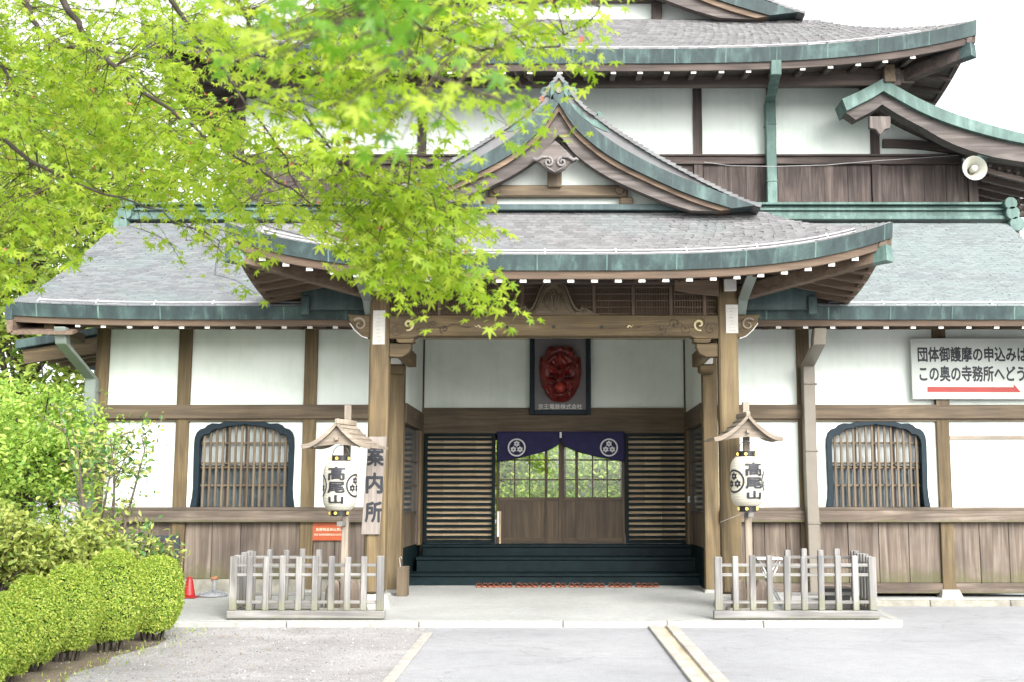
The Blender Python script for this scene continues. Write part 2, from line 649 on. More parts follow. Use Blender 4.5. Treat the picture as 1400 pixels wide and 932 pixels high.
# planting bed under the hedge
o = MB()
bed = [(-9.5, 6.0), (-4.6, 8.6), (-4.33, 9.5), (-4.42, 10.1), (-4.30, 10.6), (-4.47, 11.2), (-4.38, 11.8), (-4.52, 12.3), (-4.45, 12.9), (-4.40, 13.3), (-4.46, 13.8), (-4.7, 14.3), (-5.2, 14.7), (-5.6, 15.0), (-9.5, 15.0)]
o.add([(x, y, 0.009) for x, y in bed], [tuple(range(len(bed)))])
kind(o.build('soil', SOIL, center=False), 'structure')


def pave_strip(owner, a0, a1, b0, b1, z, y_far, y_near, n, mat, name, gap=0.006):
    """Kerb stones end to end between two receding lines."""
    for k in range(n):
        ya = y_far + (y_near - y_far) * k / n
        yb = y_far + (y_near - y_far) * (k + 1) / n + gap
        m = MB()
        vs = []
        zt = z + random.uniform(-0.003, 0.003)
        for zz in (0.0, zt):
            vs += [(on_line(a0, a1, ya), ya, zz), (on_line(b0, b1, ya), ya, zz), (on_line(b0, b1, yb), yb, zz), (on_line(a0, a1, yb), yb, zz)]
        m.add(vs, [(0, 3, 2, 1), (4, 5, 6, 7), (0, 1, 5, 4), (1, 2, 6, 5), (2, 3, 7, 6), (3, 0, 4, 7)])
        m.build(name, mat, owner, 0.006)


KERB_STONE = plain('kerb_stone', (0.345, 0.328, 0.292), 0.85, 0.18, 6, 0.4, 70)
kerb = kind(bpy.data.objects.new('kerb', None), 'structure')
COL.objects.link(kerb)
pave_strip(kerb, kerbL[0], kerbL[1], kerbL[2], kerbL[3], 0.022, G(0, 866).y, 5.0, 11, KERB_STONE, 'kerb_stone')
gut = kind(bpy.data.objects.new('drain_channel', None), 'structure')
COL.objects.link(gut)
ga = [G(884.9, 855.8), G(943.2, 932), G(896.5, 856), G(961, 932)]
gb = [G(910.4, 857.6), G(972.9, 932), G(924.4, 856.4), G(994.8, 932)]
pave_strip(gut, ga[0], ga[1], ga[2], ga[3], 0.03, YE - 0.02, 5.0, 9, KERB_STONE, 'kerb_stone')
pave_strip(gut, gb[0], gb[1], gb[2], gb[3], 0.034, YE - 0.02, 5.0, 11, KERB_STONE, 'kerb_stone')
m = MB()
m.add([(on_line(ga[2], ga[3], 15.05), 15.05, 0.006), (on_line(gb[0], gb[1], 15.05), 15.05, 0.006),
       (on_line(gb[0], gb[1], 5), 5, 0.006), (on_line(ga[2], ga[3], 5), 5, 0.006)], [(0, 1, 2, 3)])
m.build('channel_bed', SAND, gut)

# concrete platform that rises a little towards the steps
ZP0, ZP1 = 0.075, 0.20


def zplat(y):
    return ZP0 + (ZP1 - ZP0) * max(0.0, min(1.0, (y - YE) / (19.4 - YE)))


plat = kind(bpy.data.objects.new('porch_pavement', None), 'structure')
COL.objects.link(plat)
XR_PL = 4.28
m = MB()
for (ya, yb) in ((YE + 0.14, 19.4), (19.4, 21.2)):
    xl, xr = -8.6, XR_PL - 0.09
    m.add([(xl, ya, -0.05), (xr, ya, -0.05), (xr, yb, -0.05), (xl, yb, -0.05),
           (xl, ya, zplat(ya)), (xr, ya, zplat(ya)), (xr, yb, zplat(yb)), (xl, yb, zplat(yb))],
          [(4, 5, 6, 7), (0, 1, 5, 4), (1, 2, 6, 5), (3, 0, 4, 7)])
m.build('paved_slab', CONCRETE, plat)
xs = [-8.6, -6.9, -5.1, -3.4, -1.75, 0.05, 1.35, 2.55, XR_PL]
for a, b in zip(xs[:-1], xs[1:]):
    bxo('kerb_stone', a + 0.004, b - 0.004, YE, YE + 0.136, -0.05, ZP0 + random.uniform(-0.004, 0.006), STONE, plat, 0.012)
for k in range(3):
    ya, yb = YE + 0.14 + k * 1.1, YE + 0.14 + (k + 1) * 1.1
    mm = MB()
    mm.add([(XR_PL - 0.088, ya, -0.05), (XR_PL + 0.05, ya, -0.05), (XR_PL + 0.05, yb - .008, -0.05), (XR_PL - 0.088, yb - .008, -0.05),
            (XR_PL - 0.088, ya, zplat(ya)), (XR_PL + 0.05, ya, zplat(ya)), (XR_PL + 0.05, yb - .008, zplat(yb)), (XR_PL - 0.088, yb - .008, zplat(yb))],
           [(0, 3, 2, 1), (4, 5, 6, 7), (0, 1, 5, 4), (1, 2, 6, 5), (2, 3, 7, 6), (3, 0, 4, 7)])
    mm.build('kerb_stone', STONE, plat, 0.01)
# ledge along the right wing
ledge = kind(bpy.data.objects.new('wall_footway', None), 'structure')
COL.objects.link(ledge)
for k in range(6):
    a = XR_PL + 0.06 + k * 1.2
    bxo('kerb_stone', a, a + 1.192, 18.02, 18.16, -0.05, 0.085 + random.uniform(-.004, .004), STONE_OLD, ledge, 0.012)
bxo('paved_slab', XR_PL + 0.06, 11.5, 18.164, 18.9, -0.05, 0.10, CONCRETE, ledge)

# ------------------------------------------------------------------ the temple hall
HALL = thing('temple_hall', 'two-storey Japanese temple hall with curved green copper eaves and white plaster walls', 'temple', (0, YW, 0))


def X6(px):
    return Xp(px, YW, 640)


# ---- wing walls
ZB, ZR0, ZR1, ZM0, ZM1, ZT = 0.20, Zp(713, YW), Zp(693, YW), Zp(572, YW), Zp(553, YW), 4.32
WALL_L, WALL_R = X6(134), 7.55


def post(x, w, y0=YW - 0.06, y1=YW + 0.14, z0=ZB, z1=ZT, kindw='post', name='post'):
    return bxo(name, x - w / 2, x + w / 2, y0, y1, z0, z1, wood(kindw, 'z'), HALL, 0.008)


lp = [X6(134), X6(248), X6(422)]
rp = [X6(1101), X6(1290), X6(1480)]
cL, cR = -2.53, 2.36                          # posts at the mouth of the entry
for x in lp + rp:
    post(x, 0.20)
for x in (cL, cR):
    post(x, 0.225, YW - 0.075, YW + 0.15)
for (a, b) in ((lp[0] - 0.12, cL - 0.115), (cR + 0.115, WALL_R + 0.1)):
    bxo('rail', a, b, YW - 0.10, YW + 0.1, ZM0, ZM1, wood('beam', 'x'), HALL)
    bxo('rail', a, b, YW - 0.13, YW + 0.1, ZR0, ZR1 - 0.045, wood('plank', 'x'), HALL)
    bxo('rail', a, b, YW - 0.075, YW + 0.1, ZR1 - 0.043, ZR1 + 0.006, wood('plank', 'x'), HALL)
    bxo('rail', a, b, YW - 0.10, YW + 0.12, ZT - 0.10, ZT + 0.12, wood('dark', 'x'), HALL)
    bxo('rail', a, b, YW - 0.055, YW + 0.1, ZM0 - 0.04, ZM0 - 0.003, wood('beam', 'x'), HALL)
# wall behind everything keeps the rooms dark
for (a, b) in ((WALL_L - 0.1, cL - 0.03), (cR + 0.03, WALL_R + 0.1)):
    pass


def plaster_box(a, b, z0, z1):
    bxo('plaster_panel', a, b, YW, YW + 0.07, z0, z1, PLASTER, HALL, 0)


spans = [(lp[0] + 0.1, lp[1] - 0.1), (lp[1] + 0.1, lp[2] - 0.1), (lp[2] + 0.1, cL - 0.1),
         (cR + 0.1, rp[0] - 0.1), (rp[0] + 0.1, rp[1] - 0.1), (rp[1] + 0.1, rp[2] - 0.1)]
for i, (a, b) in enumerate(spans):
    plaster_box(a, b, ZM1, ZT - 0.1)
    if i not in (1, 4):
        plaster_box(a, b, ZR1 + 0.006, ZM0 - 0.04)
bxo('batten', rp[1] + 0.1, rp[2] - 0.1, YW - 0.02, YW - 0.001, Zp(600, YW), Zp(595, YW), wood('pale', 'x'), HALL, 0)
# side walls of the wings, out of sight from the front
for x, nm in ((WALL_L - 0.02, 0), (WALL_R, 1)):
    bxo('plaster_panel', x - 0.03, x + 0.03, YW + 0.15, 27, ZB, ZT + 0.1, PLASTER, HALL, 0)

# wainscot boards
def boards(xs, z0, z1, y, mat, parent=None, th=0.03):
    for a, b in zip(xs[:-1], xs[1:]):
        d = random.uniform(-0.007, 0.007)
        bxo('plank', a + 0.004, b - 0.004, y + d, y + th + d, z0, z1, mat, parent or HALL, 0.005)


PL = wood('plank', 'z')
zl0 = 0.37
for a, b, js in ((lp[0] + .1, lp[1] - .1, [170, 205]), (lp[1] + .1, lp[2] - .1, [289, 328, 369, 408]), (lp[2] + .1, cL - .115, [457, 498]),
                 (cR + .115, rp[0] - .1, [1000, 1030, 1046, 1075]), (rp[0] + .1, rp[1] - .1, [1118, 1160, 1202, 1243]), (rp[1] + .1, rp[2] - .1, [1340, 1380, 1425])):
    xs = [a] + [x for x in (Xp(j, YW, 760) for j in js) if a + .06 < x < b - .06] + [b]
    z0 = zl0 if b < 0 else 0.31
    boards(xs, z0, ZR0 - 0.002, YW - 0.01, PL)
    if b < 0:
        bxo('foundation_stone', a, b, YW - 0.03, YW + 0.1, 0.05, zl0 - 0.004, STONE_OLD, HALL, 0.01)
    else:
        bxo('sill', a, b, YW - 0.05, YW + 0.05, 0.155, 0.307, wood('plank', 'x'), HALL)
for x in lp + rp + [cL, cR]:
    s = 0.17
    mm = MB()
    zb = 0.08 if x < 0 else 0.09
    mm.loft([[(x - s, YW - .2, zb), (x + s, YW - .2, zb), (x + s, YW + .16, zb), (x - s, YW + .16, zb)],
             [(x - s + .04, YW - .12, .215), (x + s - .04, YW - .12, .215), (x + s - .04, YW + .16, .215), (x - s + .04, YW + .16, .215)]])
    mm.build('base_stone', STONE, HALL, 0.01)

# ---- cusped windows
OUT = [(411, 0), (398, 75), (393, 150), (396, 300), (398, 480), (394, 545), (380, 585), (355, 612), (318, 622), (296, 645), (258, 659), (200, 656), (160, 670), (90, 681), (25, 688), (0, 697)]
INN = [(362, 0), (354, 75), (350, 150), (352, 300), (355, 480), (350, 525), (335, 555), (310, 571), (284, 571), (262, 596), (232, 614), (188, 616), (155, 630), (85, 640), (22, 645), (0, 652)]
WS = 1.0 / 510


def smooth_half(p, n=3):
    out = []
    for (a, b) in zip(p[:-1], p[1:]):
        out.append(a)
    out.append(p[-1])
    return out


GLASS_DIM = plain('old_window_glass', (0.075, 0.092, 0.100), 0.12, 0.5, 3.5, 0, spec=0.8)
PAPER_GREY = plain('window_blind', (0.40, 0.43, 0.42), 0.6, 0.2, 2.5)


def ring_prism(outer, inner, y0, y1):
    """Solid between two matching open outlines (x, z)."""
    m = MB()
    n = len(outer)
    vs = [(x, y0, z) for x, z in outer] + [(x, y0, z) for x, z in inner] + [(x, y1, z) for x, z in outer] + [(x, y1, z) for x, z in inner]
    fs = []
    for i in range(n - 1):
        fs += [(i, n + i, n + i + 1, i + 1), (2 * n + i, 2 * n + i + 1, 3 * n + i + 1, 3 * n + i),
               (i, i + 1, 2 * n + i + 1, 2 * n + i), (n + i, 3 * n + i, 3 * n + i + 1, n + i + 1)]
    fs += [(0, 2 * n, 3 * n, n), (n - 1, 2 * n - 1, 4 * n - 1, 3 * n - 1)]
    return m.add(vs, fs)


def window(cx, x0, x1):
    zb = ZR1 + 0.008
    w = part('window', HALL)
    def full(p, k=1.0):
        return [(cx + x * WS, zb + h * WS) for x, h in p] + [(cx - x * WS, zb + h * WS) for x, h in p[::-1][1:]]
    ring_prism(full(OUT), full(INN), YW - 0.045, YW + 0.09).build('frame', SLATE, w, 0.006)
    top = ZM0 - 0.04
    rect = []
    o = full(OUT)
    n = len(OUT)
    for i, (x, z) in enumerate(o):
        if i <= 6:
            rect.append((x1, z if i < 6 else top))
        elif i >= 2 * n - 8:
            rect.append((x0, z if i > 2 * n - 8 else top))
        else:
            rect.append((x, top))
    ring_prism(rect, o, YW, YW + 0.07).build('plaster_panel', PLASTER, HALL)
    ih = sorted((x, h) for x, h in INN)
    ix = np.array([x for x, _ in ih], float)
    hh = np.array([h for _, h in ih], float)
    def top_at(x):
        ax = abs(x) / WS
        # highest inner outline point at this |x|
        c = [h for xx, h in zip(ix, hh) if xx >= ax - 1]
        return max(c) * WS if ax < 350 else 0
    mat = wood('slat', 'z')
    for k in range(14):
        x = (k - 6.5) * 0.0975
        t = float(np.interp(abs(x) / WS, [0, 85, 155, 188, 232, 262, 284, 310, 335], [650, 640, 630, 616, 614, 596, 571, 571, 555])) * WS
        bxo('slat', cx + x - 0.017, cx + x + 0.017, YW + 0.012, YW + 0.045, zb, zb + t + 0.01, mat, w, 0.003)
    for h in (170, 345, 505, 310):
        bxo('crossbar', cx - 0.69, cx + 0.69, YW + 0.05, YW + 0.075, zb + h * WS - 0.014, zb + h * WS + 0.014, wood('slat', 'x'), w, 0.003)
    bxo('pane', cx - 0.70, cx + 0.70, YW + 0.13, YW + 0.14, zb, zb + 300 * WS, GLASS_DIM, w, 0)
    bxo('pane', cx - 0.70, cx + 0.70, YW + 0.13, YW + 0.14, zb + 325 * WS, zb + 660 * WS, PAPER_GREY, w, 0)
    for s in (-1, 1):
        bxo('stile', cx + s * 0.30 - 0.02, cx + s * 0.30 + 0.02, YW + 0.10, YW + 0.128, zb, zb + 640 * WS, wood('dark', 'z'), w, 0)
    bxo('stile', cx - 0.02, cx + 0.02, YW + 0.10, YW + 0.128, zb, zb + 640 * WS, wood('dark', 'z'), w, 0)


window(Xp(333.5, YW, 640), spans[1][0], spans[1][1])
window(Xp(1198.5, YW, 640), spans[4][0], spans[4][1])

# ---- entry recess: side walls, back wall, doors, steps
ZF = Zp(742, YR - 0.1)
for s, cx in ((-1, cL), (1, cR)):
    xi = cx + (0.10 if s < 0 else -0.10)
    xo = xi + s * 0.08
    bxo('plaster_panel', xi, xo, YW + 0.15, YR, ZM1 + 0.05, 4.45, PLASTER, HALL, 0)
    bxo('rail', xi - s * 0.035, xo, YW + 0.15, YR, ZM0 - 0.05, ZM1 + 0.05, wood('beam', 'y'), HALL)
    # side doors with old glass
    sd = part('side_door', HALL)
    ya, yb = YW + 0.16, YR - 0.42
    bxo('frame', xi, xo, ya, ya + 0.1, ZF, ZM0 - 0.05, wood('dark', 'z'), sd)
    bxo('frame', xi, xo, yb - 0.1, yb, ZF, ZM0 - 0.05, wood('dark', 'z'), sd)
    bxo('panel', xi + s * .03, xo, ya + .1, yb - .1, ZF, ZF + .55, wood('beam', 'z'), sd)
    bxo('pane', xi + s * .04, xi + s * .05, ya + .1, yb - .1, ZF + .55, ZM0 - 0.05, GLASS_DIM, sd, 0)
    for zz in (ZF + .55, ZF + 1.0, ZF + 1.4):
        bxo('muntin', xi + s * .015, xi + s * .04, ya + .1, yb - .1, zz - .015, zz + .015, wood('dark', 'y'), sd, 0)
    post(xi + s * 0.06, 0.2, YR - 0.42, YR - 0.06, ZF - 0.02, ZM0 - 0.05)
    bxo('panel', xi + s * 0.02, xo, YW + 0.15, YR, 0.1, ZF - 0.004, BLACKGREEN, HALL, 0)
XL_, XR_ = cL + 0.10, cR - 0.10
ZK0, ZK1 = Zp(592, YR), Zp(557, YR)
bxo('plaster_panel', XL_, XR_, YR, YR + 0.08, ZK1, 5.0, PLASTER, HALL, 0)
bxo('beam', XL_ - .05, XR_ + .05, YR - 0.07, YR + 0.09, ZK0, ZK1, wood('beam', 'x'), HALL, 0.01)
bxo('batten', XL_, XL_ + 0.03, YR - 0.03, YR - .001, ZK1, 4.6, wood('dark', 'z'), HALL, 0)
bxo('batten', XR_ - 0.03, XR_, YR - 0.03, YR - .001, ZK1, 4.6, wood('dark', 'z'), HALL, 0)


def yx(px):
    return Xp(px, YR, 670)


# lattice screens either side of the doors
for (pa, pb) in ((580, 677), (855, 953)):
    xa, xb = yx(pa), yx(pb)
    sc = part('lattice_screen', HALL)
    fr = 0.055
    bxo('frame', xa, xa + fr, YR - 0.07, YR + 0.02, ZF, ZK0, BLACKGREEN, sc, 0.004)
    bxo('frame', xb - fr, xb, YR - 0.07, YR + 0.02, ZF, ZK0, BLACKGREEN, sc, 0.004)
    bxo('frame', xa + fr, xb - fr, YR - 0.07, YR + 0.02, ZK0 - 0.05, ZK0, BLACKGREEN, sc, 0.004)
    bxo('frame', xa + fr, xb - fr, YR - 0.07, YR + 0.02, ZF, ZF + 0.06, BLACKGREEN, sc, 0.004)
    nb = 4
    for k in range(nb):
        a = xa + fr + (xb - xa - 2 * fr) * k / nb
        b = xa + fr + (xb - xa - 2 * fr) * (k + 1) / nb
        bxo('backing_board', a + .002, b - .002, YR + 0.0 + .004 * (k % 2), YR + 0.02, ZF + .06, ZK0 - .05, wood('tan', 'x'), sc, 0)
    n = 19
    hgt = (ZK0 - ZF - 0.11)
    for k in range(n):
        zc = ZF + 0.06 + hgt * (k + 0.5) / n
        bxo('slat', xa + fr, xb - fr, YR - 0.05, YR - 0.012, zc - 0.0245, zc + 0.0245, BLACKGREEN, sc, 0.003)

# sliding doors
GLASS = make_glass('clear_glass', (0.93, 0.97, 0.92), 0.05)
for side, (pa, pb) in enumerate(((679, 767.5), (767.5, 854))):
    d = part('door', HALL)
    xa, xb = yx(pa), yx(pb)
    yy = YR - 0.03
    zg0 = Zp(679, YR)
    st = 0.05
    D = wood('door', 'z')
    DX = wood('door', 'x')
    inn = xb - 0.27 if side == 0 else xa + 0.27
    bxo('stile', xa, xa + st, yy, yy + .045, ZF, ZK0, D, d, 0.004)
    bxo('stile', xb - st, xb, yy, yy + .045, ZF, ZK0, D, d, 0.004)
    bxo('stile', inn - .025, inn + .025, yy + .002, yy + .043, ZF, ZK0, D, d, 0.004)
    for (z0, z1) in ((ZF, ZF + .09), (zg0 - .06, zg0), (ZK0 - .06, ZK0)):
        for (a, b) in ((xa + st, inn - .025), (inn + .025, xb - st)):
            bxo('crossrail', a, b, yy + .004, yy + .041, z0, z1, DX, d, 0.003)
    for (a, b) in ((xa + st, inn - .025), (inn + .025, xb - st)):
        bxo('panel', a, b, yy + .015, yy + .03, ZF + .09, zg0 - .06, wood('door', 'z'), d, 0)
        bxo('pane', a, b, yy + .02, yy + .026, zg0, ZK0 - .06, GLASS, d, 0)
        nm = max(1, round((b - a) / 0.26))
        for k in range(1, nm):
            xx = a + (b - a) * k / nm
            bxo('muntin', xx - .012, xx + .012, yy + .008, yy + .038, zg0, ZK0 - .06, D, d, 0)
        for pz in (655, 628):
            zz = Zp(pz, YR)
            bxo('muntin', a, b, yy + .006, yy + .04, zz - .012, zz + .012, DX, d, 0)

# dark painted steps
STEPS = [(19.45, 0.10, Zp(783, 19.5), 556, 973), (20.05, 0.10, Zp(761, 20.05), 569, 965), (20.65, 0.10, ZF - 0.006, 577, 957)]
prev = None
for i, (ys, zb, zt, pa, pb) in enumerate(STEPS):
    xa, xb = Xp(pa, ys, 780), Xp(pb, ys, 780)
    nxt = STEPS[i + 1][0] + 0.05 if i < 2 else 26.8
    bxo('step', xa, xb, ys + 0.03, nxt, 0.1, zt - 0.05, BLACKGREEN, HALL, 0.006)
    bxo('tread', xa - 0.01, xb + 0.01, ys, nxt + .01, zt - 0.048, zt, BLACKGREEN, HALL, 0.008)

# rooms: ceiling, inner walls, rear wall with an opening to the garden behind
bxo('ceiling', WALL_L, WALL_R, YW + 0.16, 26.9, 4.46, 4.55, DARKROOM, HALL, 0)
bxo('ceiling', XL_ - .05, XR_ + .05, YC + 0.12, YW + 0.16, 4.44, 4.50, wood('board', 'y'), HALL, 0)  # unseen porch ceiling; it and the boards are pale to bounce light inward
for k in range(14):
    y = YW + .17 + k * .19
    bxo('ceiling_board', XL_ - .02, XR_ + .02, y, y + .182, 4.40, 4.452, wood('board', 'x'), HALL, .004)
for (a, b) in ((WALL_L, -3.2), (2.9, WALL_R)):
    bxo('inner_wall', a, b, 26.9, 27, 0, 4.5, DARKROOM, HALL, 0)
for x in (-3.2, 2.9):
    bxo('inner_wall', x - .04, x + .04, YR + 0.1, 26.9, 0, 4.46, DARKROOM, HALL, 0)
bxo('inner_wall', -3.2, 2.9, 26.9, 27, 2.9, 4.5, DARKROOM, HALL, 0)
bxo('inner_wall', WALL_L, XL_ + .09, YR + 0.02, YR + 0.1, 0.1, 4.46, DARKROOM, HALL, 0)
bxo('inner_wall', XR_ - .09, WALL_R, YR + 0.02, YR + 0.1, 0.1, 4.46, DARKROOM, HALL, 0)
for x in (-1.5, 0.1, 1.45):
    bxo('post', x - .06, x + .06, 26.85, 26.95, 0.8, 2.9, wood('door', 'z'), HALL, 0)

# ------------------------------------------------------------------ roofs
def surf_normals(S, u, v, e=1e-3):
    a = S(np.clip(u + e, 0, 1), v) - S(np.clip(u - e, 0, 1), v)
    b = S(u, np.clip(v + e, 0, 1)) - S(u, np.clip(v - e, 0, 1))
    n = np.cross(a, b)
    n /= np.linalg.norm(n, axis=1, keepdims=True) + 1e-12
    n[n[:, 2] < 0] *= -1
    return n


def shingles(S, nu, nv, mat, parent, lift=0.016, name='shingles'):
    """Courses of separate overlapping shingles on a surface S(u, v)."""
    us, vs = [], []
    rr = []
    for i in range(nv):
        off = (i % 2) * 0.5 + RNG.uniform(-0.12, 0.12)
        j = np.arange(-1, nu + 1)
        u0 = (j + off) / nu
        u1 = u0 + 1.0 / nu
        u0, u1 = np.clip(u0, 0, 1), np.clip(u1, 0, 1)
        ok = u1 - u0 > 0.15 / nu
        u0, u1 = u0[ok], u1[ok] - 0.03 / nu
        rr.append(np.stack([u0, u1, np.full(len(u0), i / nv), np.full(len(u0), min(1.0, (i + 1.25) / nv))], 1))
    q = np.concatenate(rr)
    K = len(q)
    h = lift * RNG.uniform(0.75, 1.3, K)
    dv = RNG.uniform(-0.07, 0.07, K) / nv
    v0 = np.clip(q[:, 2] + dv, 0, 1)
    def P(u, v, hh):
        return S(u, v) + surf_normals(S, u, v) * hh[:, None]
    tilt = RNG.uniform(-0.12, 0.12, K) * lift
    A, B = P(q[:, 0], v0, h + tilt), P(q[:, 1], v0, h - tilt)
    C, D = P(q[:, 1], q[:, 3], np.full(K, 0.001)), P(q[:, 0], q[:, 3], np.full(K, 0.001))
    A0, B0 = P(q[:, 0], v0, np.full(K, -0.012)), P(q[:, 1], v0, np.full(K, -0.012))
    V = np.stack([A, B, C, D, A0, B0], 1).reshape(-1, 3)
    base = (np.arange(K) * 6)[:, None]
    T = np.stack([base + np.array([[0, 1, 2, 3]]), base + np.array([[4, 5, 1, 0]])], 1).reshape(-1, 4)
    return kind(arr_mesh(name, V, T, mat, parent), 'stuff')


def deck(S, parent, mat, name='roof_deck', nu=30, nv=12, drop=0.03):
    m = MB()
    def fn(u, v):
        p = S(np.array([u]), np.array([v]))[0]
        return (p[0], p[1], p[2] - drop)
    m.grid(fn, [i / nu for i in range(nu + 1)], [j / nv for j in range(nv + 1)])
    return m.build(name, mat, parent)


def front_eave(roof, x0, x1, Y, zt, fh, rafx, raf, run, rise, bh=0.10, nx=48, snow=None, soff='soffit', mat=None, hip=None, rlen=None):
    """Curved copper fascia, wooden eave board, soffit and white-tipped rafters."""
    xs = [x0 + (x1 - x0) * i / nx for i in range(nx + 1)]
    m = MB()
    m.loft([[(x, Y - 0.02, zt(x)), (x, Y + 0.03, zt(x) - fh), (x, Y + 0.10, zt(x) - fh), (x, Y + 0.06, zt(x) + .01)] for x in xs])
    m.build('fascia', mat or COPPER, roof)
    m = MB()
    k = x0 + .45
    while k < x1:
        z_ = zt(k)
        m.add([(k - .006, Y - .026, z_), (k + .006, Y - .026, z_), (k + .006, Y + .024, z_ - fh), (k - .006, Y + .024, z_ - fh),
               (k - .014, Y - .018, z_), (k + .014, Y - .018, z_), (k + .014, Y + .032, z_ - fh), (k - .014, Y + .032, z_ - fh)],
              [(0, 1, 2, 3), (4, 0, 3, 7), (1, 5, 6, 2)])
        k += .91
    kind(m.build('fascia_seams', COPPER_LIGHT, roof), 'stuff')
    m = MB()
    m.loft([[(x, Y + 0.06, zt(x) - fh + .004), (x, Y + 0.085, zt(x) - fh - bh), (x, Y + 0.17, zt(x) - fh - bh), (x, Y + 0.17, zt(x) - fh + .004)] for x in xs])
    m.build('eave_board', wood(soff, 'x'), roof)
    m = MB()
    ys = [0.12, run]
    rings = []
    def reach(x):
        return min(run, max(0.19, (hip - abs(x)) * 1.02 + 0.05)) if hip else run
    for x in xs:
        za = zt(x) - fh - bh * 0.55
        rn = reach(x)
        ri = rise * rn / run
        rings.append([(x, Y + 0.16, za), (x, Y + rn, za + ri), (x, Y + rn, za + ri + .04), (x, Y + 0.16, za + .04)])
    m.loft(rings)
    m.build('soffit', wood(soff, 'y'), roof)
    # rafters
    me = None
    for x in rafx:
        za = zt(x) - fh - bh * 0.55 - raf / 2 - 0.002
        rn = reach(x)
        rl_ = min(rn, rlen or rn)
        if me is None or rn < run:
            b = MB().bar((0, 0, 0), (0, rl_ - 0.11, rise * rl_ / run), raf, raf)
            o = b.build('rafter', wood(soff, 'y'), None, 0, center=False)
            o.data.materials.append(WHITE)
            fi = min(range(len(o.data.polygons)), key=lambda i: o.data.polygons[i].center.y)
            o.data.polygons[fi].material_index = 1
            if rn >= run:
                me = o.data
        else:
            o = bpy.data.objects.new('rafter', me)
            COL.objects.link(o)
        o.location = (x, Y + 0.11, za)
        put(o, roof)
    if snow:
        sx0, sx1, step = snow
        m = MB()
        px_ = [sx0 + (sx1 - sx0) * i / 60 for i in range(61)]
        for dz, dy in ((0.035, 0.05), (0.085, 0.10)):
            m.tube([(x, Y + dy, zt(x) + dz) for x in px_], 0.009, 5)
        k = sx0
        while k <= sx1:
            m.bar((k, Y + 0.02, zt(k) + .005), (k, Y + 0.16, zt(k) + 0.12), 0.02, 0.012)
            k += step
        m.build('snow_guard', SNOWBAR, roof)


def side_eave(roof, X, sgn, ya, yb, zt, fh, rafy, raf, run, rise, bh=0.1, ny=24, soff='soffit'):
    """The same eave along the flank, at x = X."""
    ys = [ya + (yb - ya) * i / ny for i in range(ny + 1)]
    m = MB()
    m.loft([[(X + sgn * .02, y, zt(y)), (X - sgn * .03, y, zt(y) - fh), (X - sgn * .10, y, zt(y) - fh), (X - sgn * .06, y, zt(y) + .01)] for y in ys])
    m.build('fascia', COPPER, roof)
    m = MB()
    m.loft([[(X - sgn * .06, y, zt(y) - fh + .004), (X - sgn * .085, y, zt(y) - fh - bh), (X - sgn * .17, y, zt(y) - fh - bh), (X - sgn * .17, y, zt(y) - fh + .004)] for y in ys])
    m.build('eave_board', wood(soff, 'y'), roof)
    m = MB()
    def reach(y):
        return min(run, max(0.19, (y - ya) * 0.95 + 0.08))
    rings = []
    for y in ys:
        rn, z_ = reach(y), zt(y) - fh - bh * .55
        ri = rise * rn / run
        rings.append([(X - sgn * .16, y, z_), (X - sgn * rn, y, z_ + ri), (X - sgn * rn, y, z_ + ri + .04), (X - sgn * .16, y, z_ + .04)])
    m.loft(rings)
    m.build('soffit', wood(soff, 'x'), roof)
    for y in rafy:
        za = zt(y) - fh - bh * 0.55 - raf / 2 - 0.002
        o = MB().bar((X - sgn * .11, y, za), (X - sgn * reach(y), y, za + rise * reach(y) / run), raf, raf).build('rafter', wood(soff, 'x'), roof)
        o.data.materials.append(WHITE)
        fi = max(range(len(o.data.polygons)), key=lambda i: sgn * o.data.polygons[i].center.x)
        o.data.polygons[fi].material_index = 1


def curve_pts(pts, Y):
    return [(abs(U(a, b, Y).x), U(a, b, Y).z) for a, b in pts]


def resample(p, n):
    p = np.array(p, float)
    s = np.r_[0, np.cumsum(np.linalg.norm(np.diff(p, axis=0), axis=1))]
    t = np.linspace(0, s[-1], n)
    return np.stack([np.interp(t, s, p[:, 0]), np.interp(t, s, p[:, 1])], 1)


def smooth_curve(p, n=24):
    """Catmull-Rom through the points, then even spacing."""
    p = [np.array(q, float) for q in p]
    p = [2 * p[0] - p[1]] + p + [2 * p[-1] - p[-2]]
    out = []
    for i in range(1, len(p) - 2):
        for t in np.linspace(0, 1, 8, endpoint=False):
            a, b, c, d = p[i - 1], p[i], p[i + 1], p[i + 2]
            out.append(0.5 * (2 * b + (c - a) * t + (2 * a - 5 * b + 4 * c - d) * t * t + (3 * b - a - 3 * c + d) * t ** 3))
    out.append(p[-2])
    return resample(out, n)


def band(top, bot, sgn, x0, y0, y1):
    """Solid strip between two matched (x, z) curves on one flank of a gable."""
    m = MB()
    m.loft([[(x0 + sgn * a[0], y0, a[1]), (x0 + sgn * b[0], y0, b[1]), (x0 + sgn * b[0], y1, b[1]), (x0 + sgn * a[0], y1, a[1])] for a, b in zip(top, bot)])
    return m


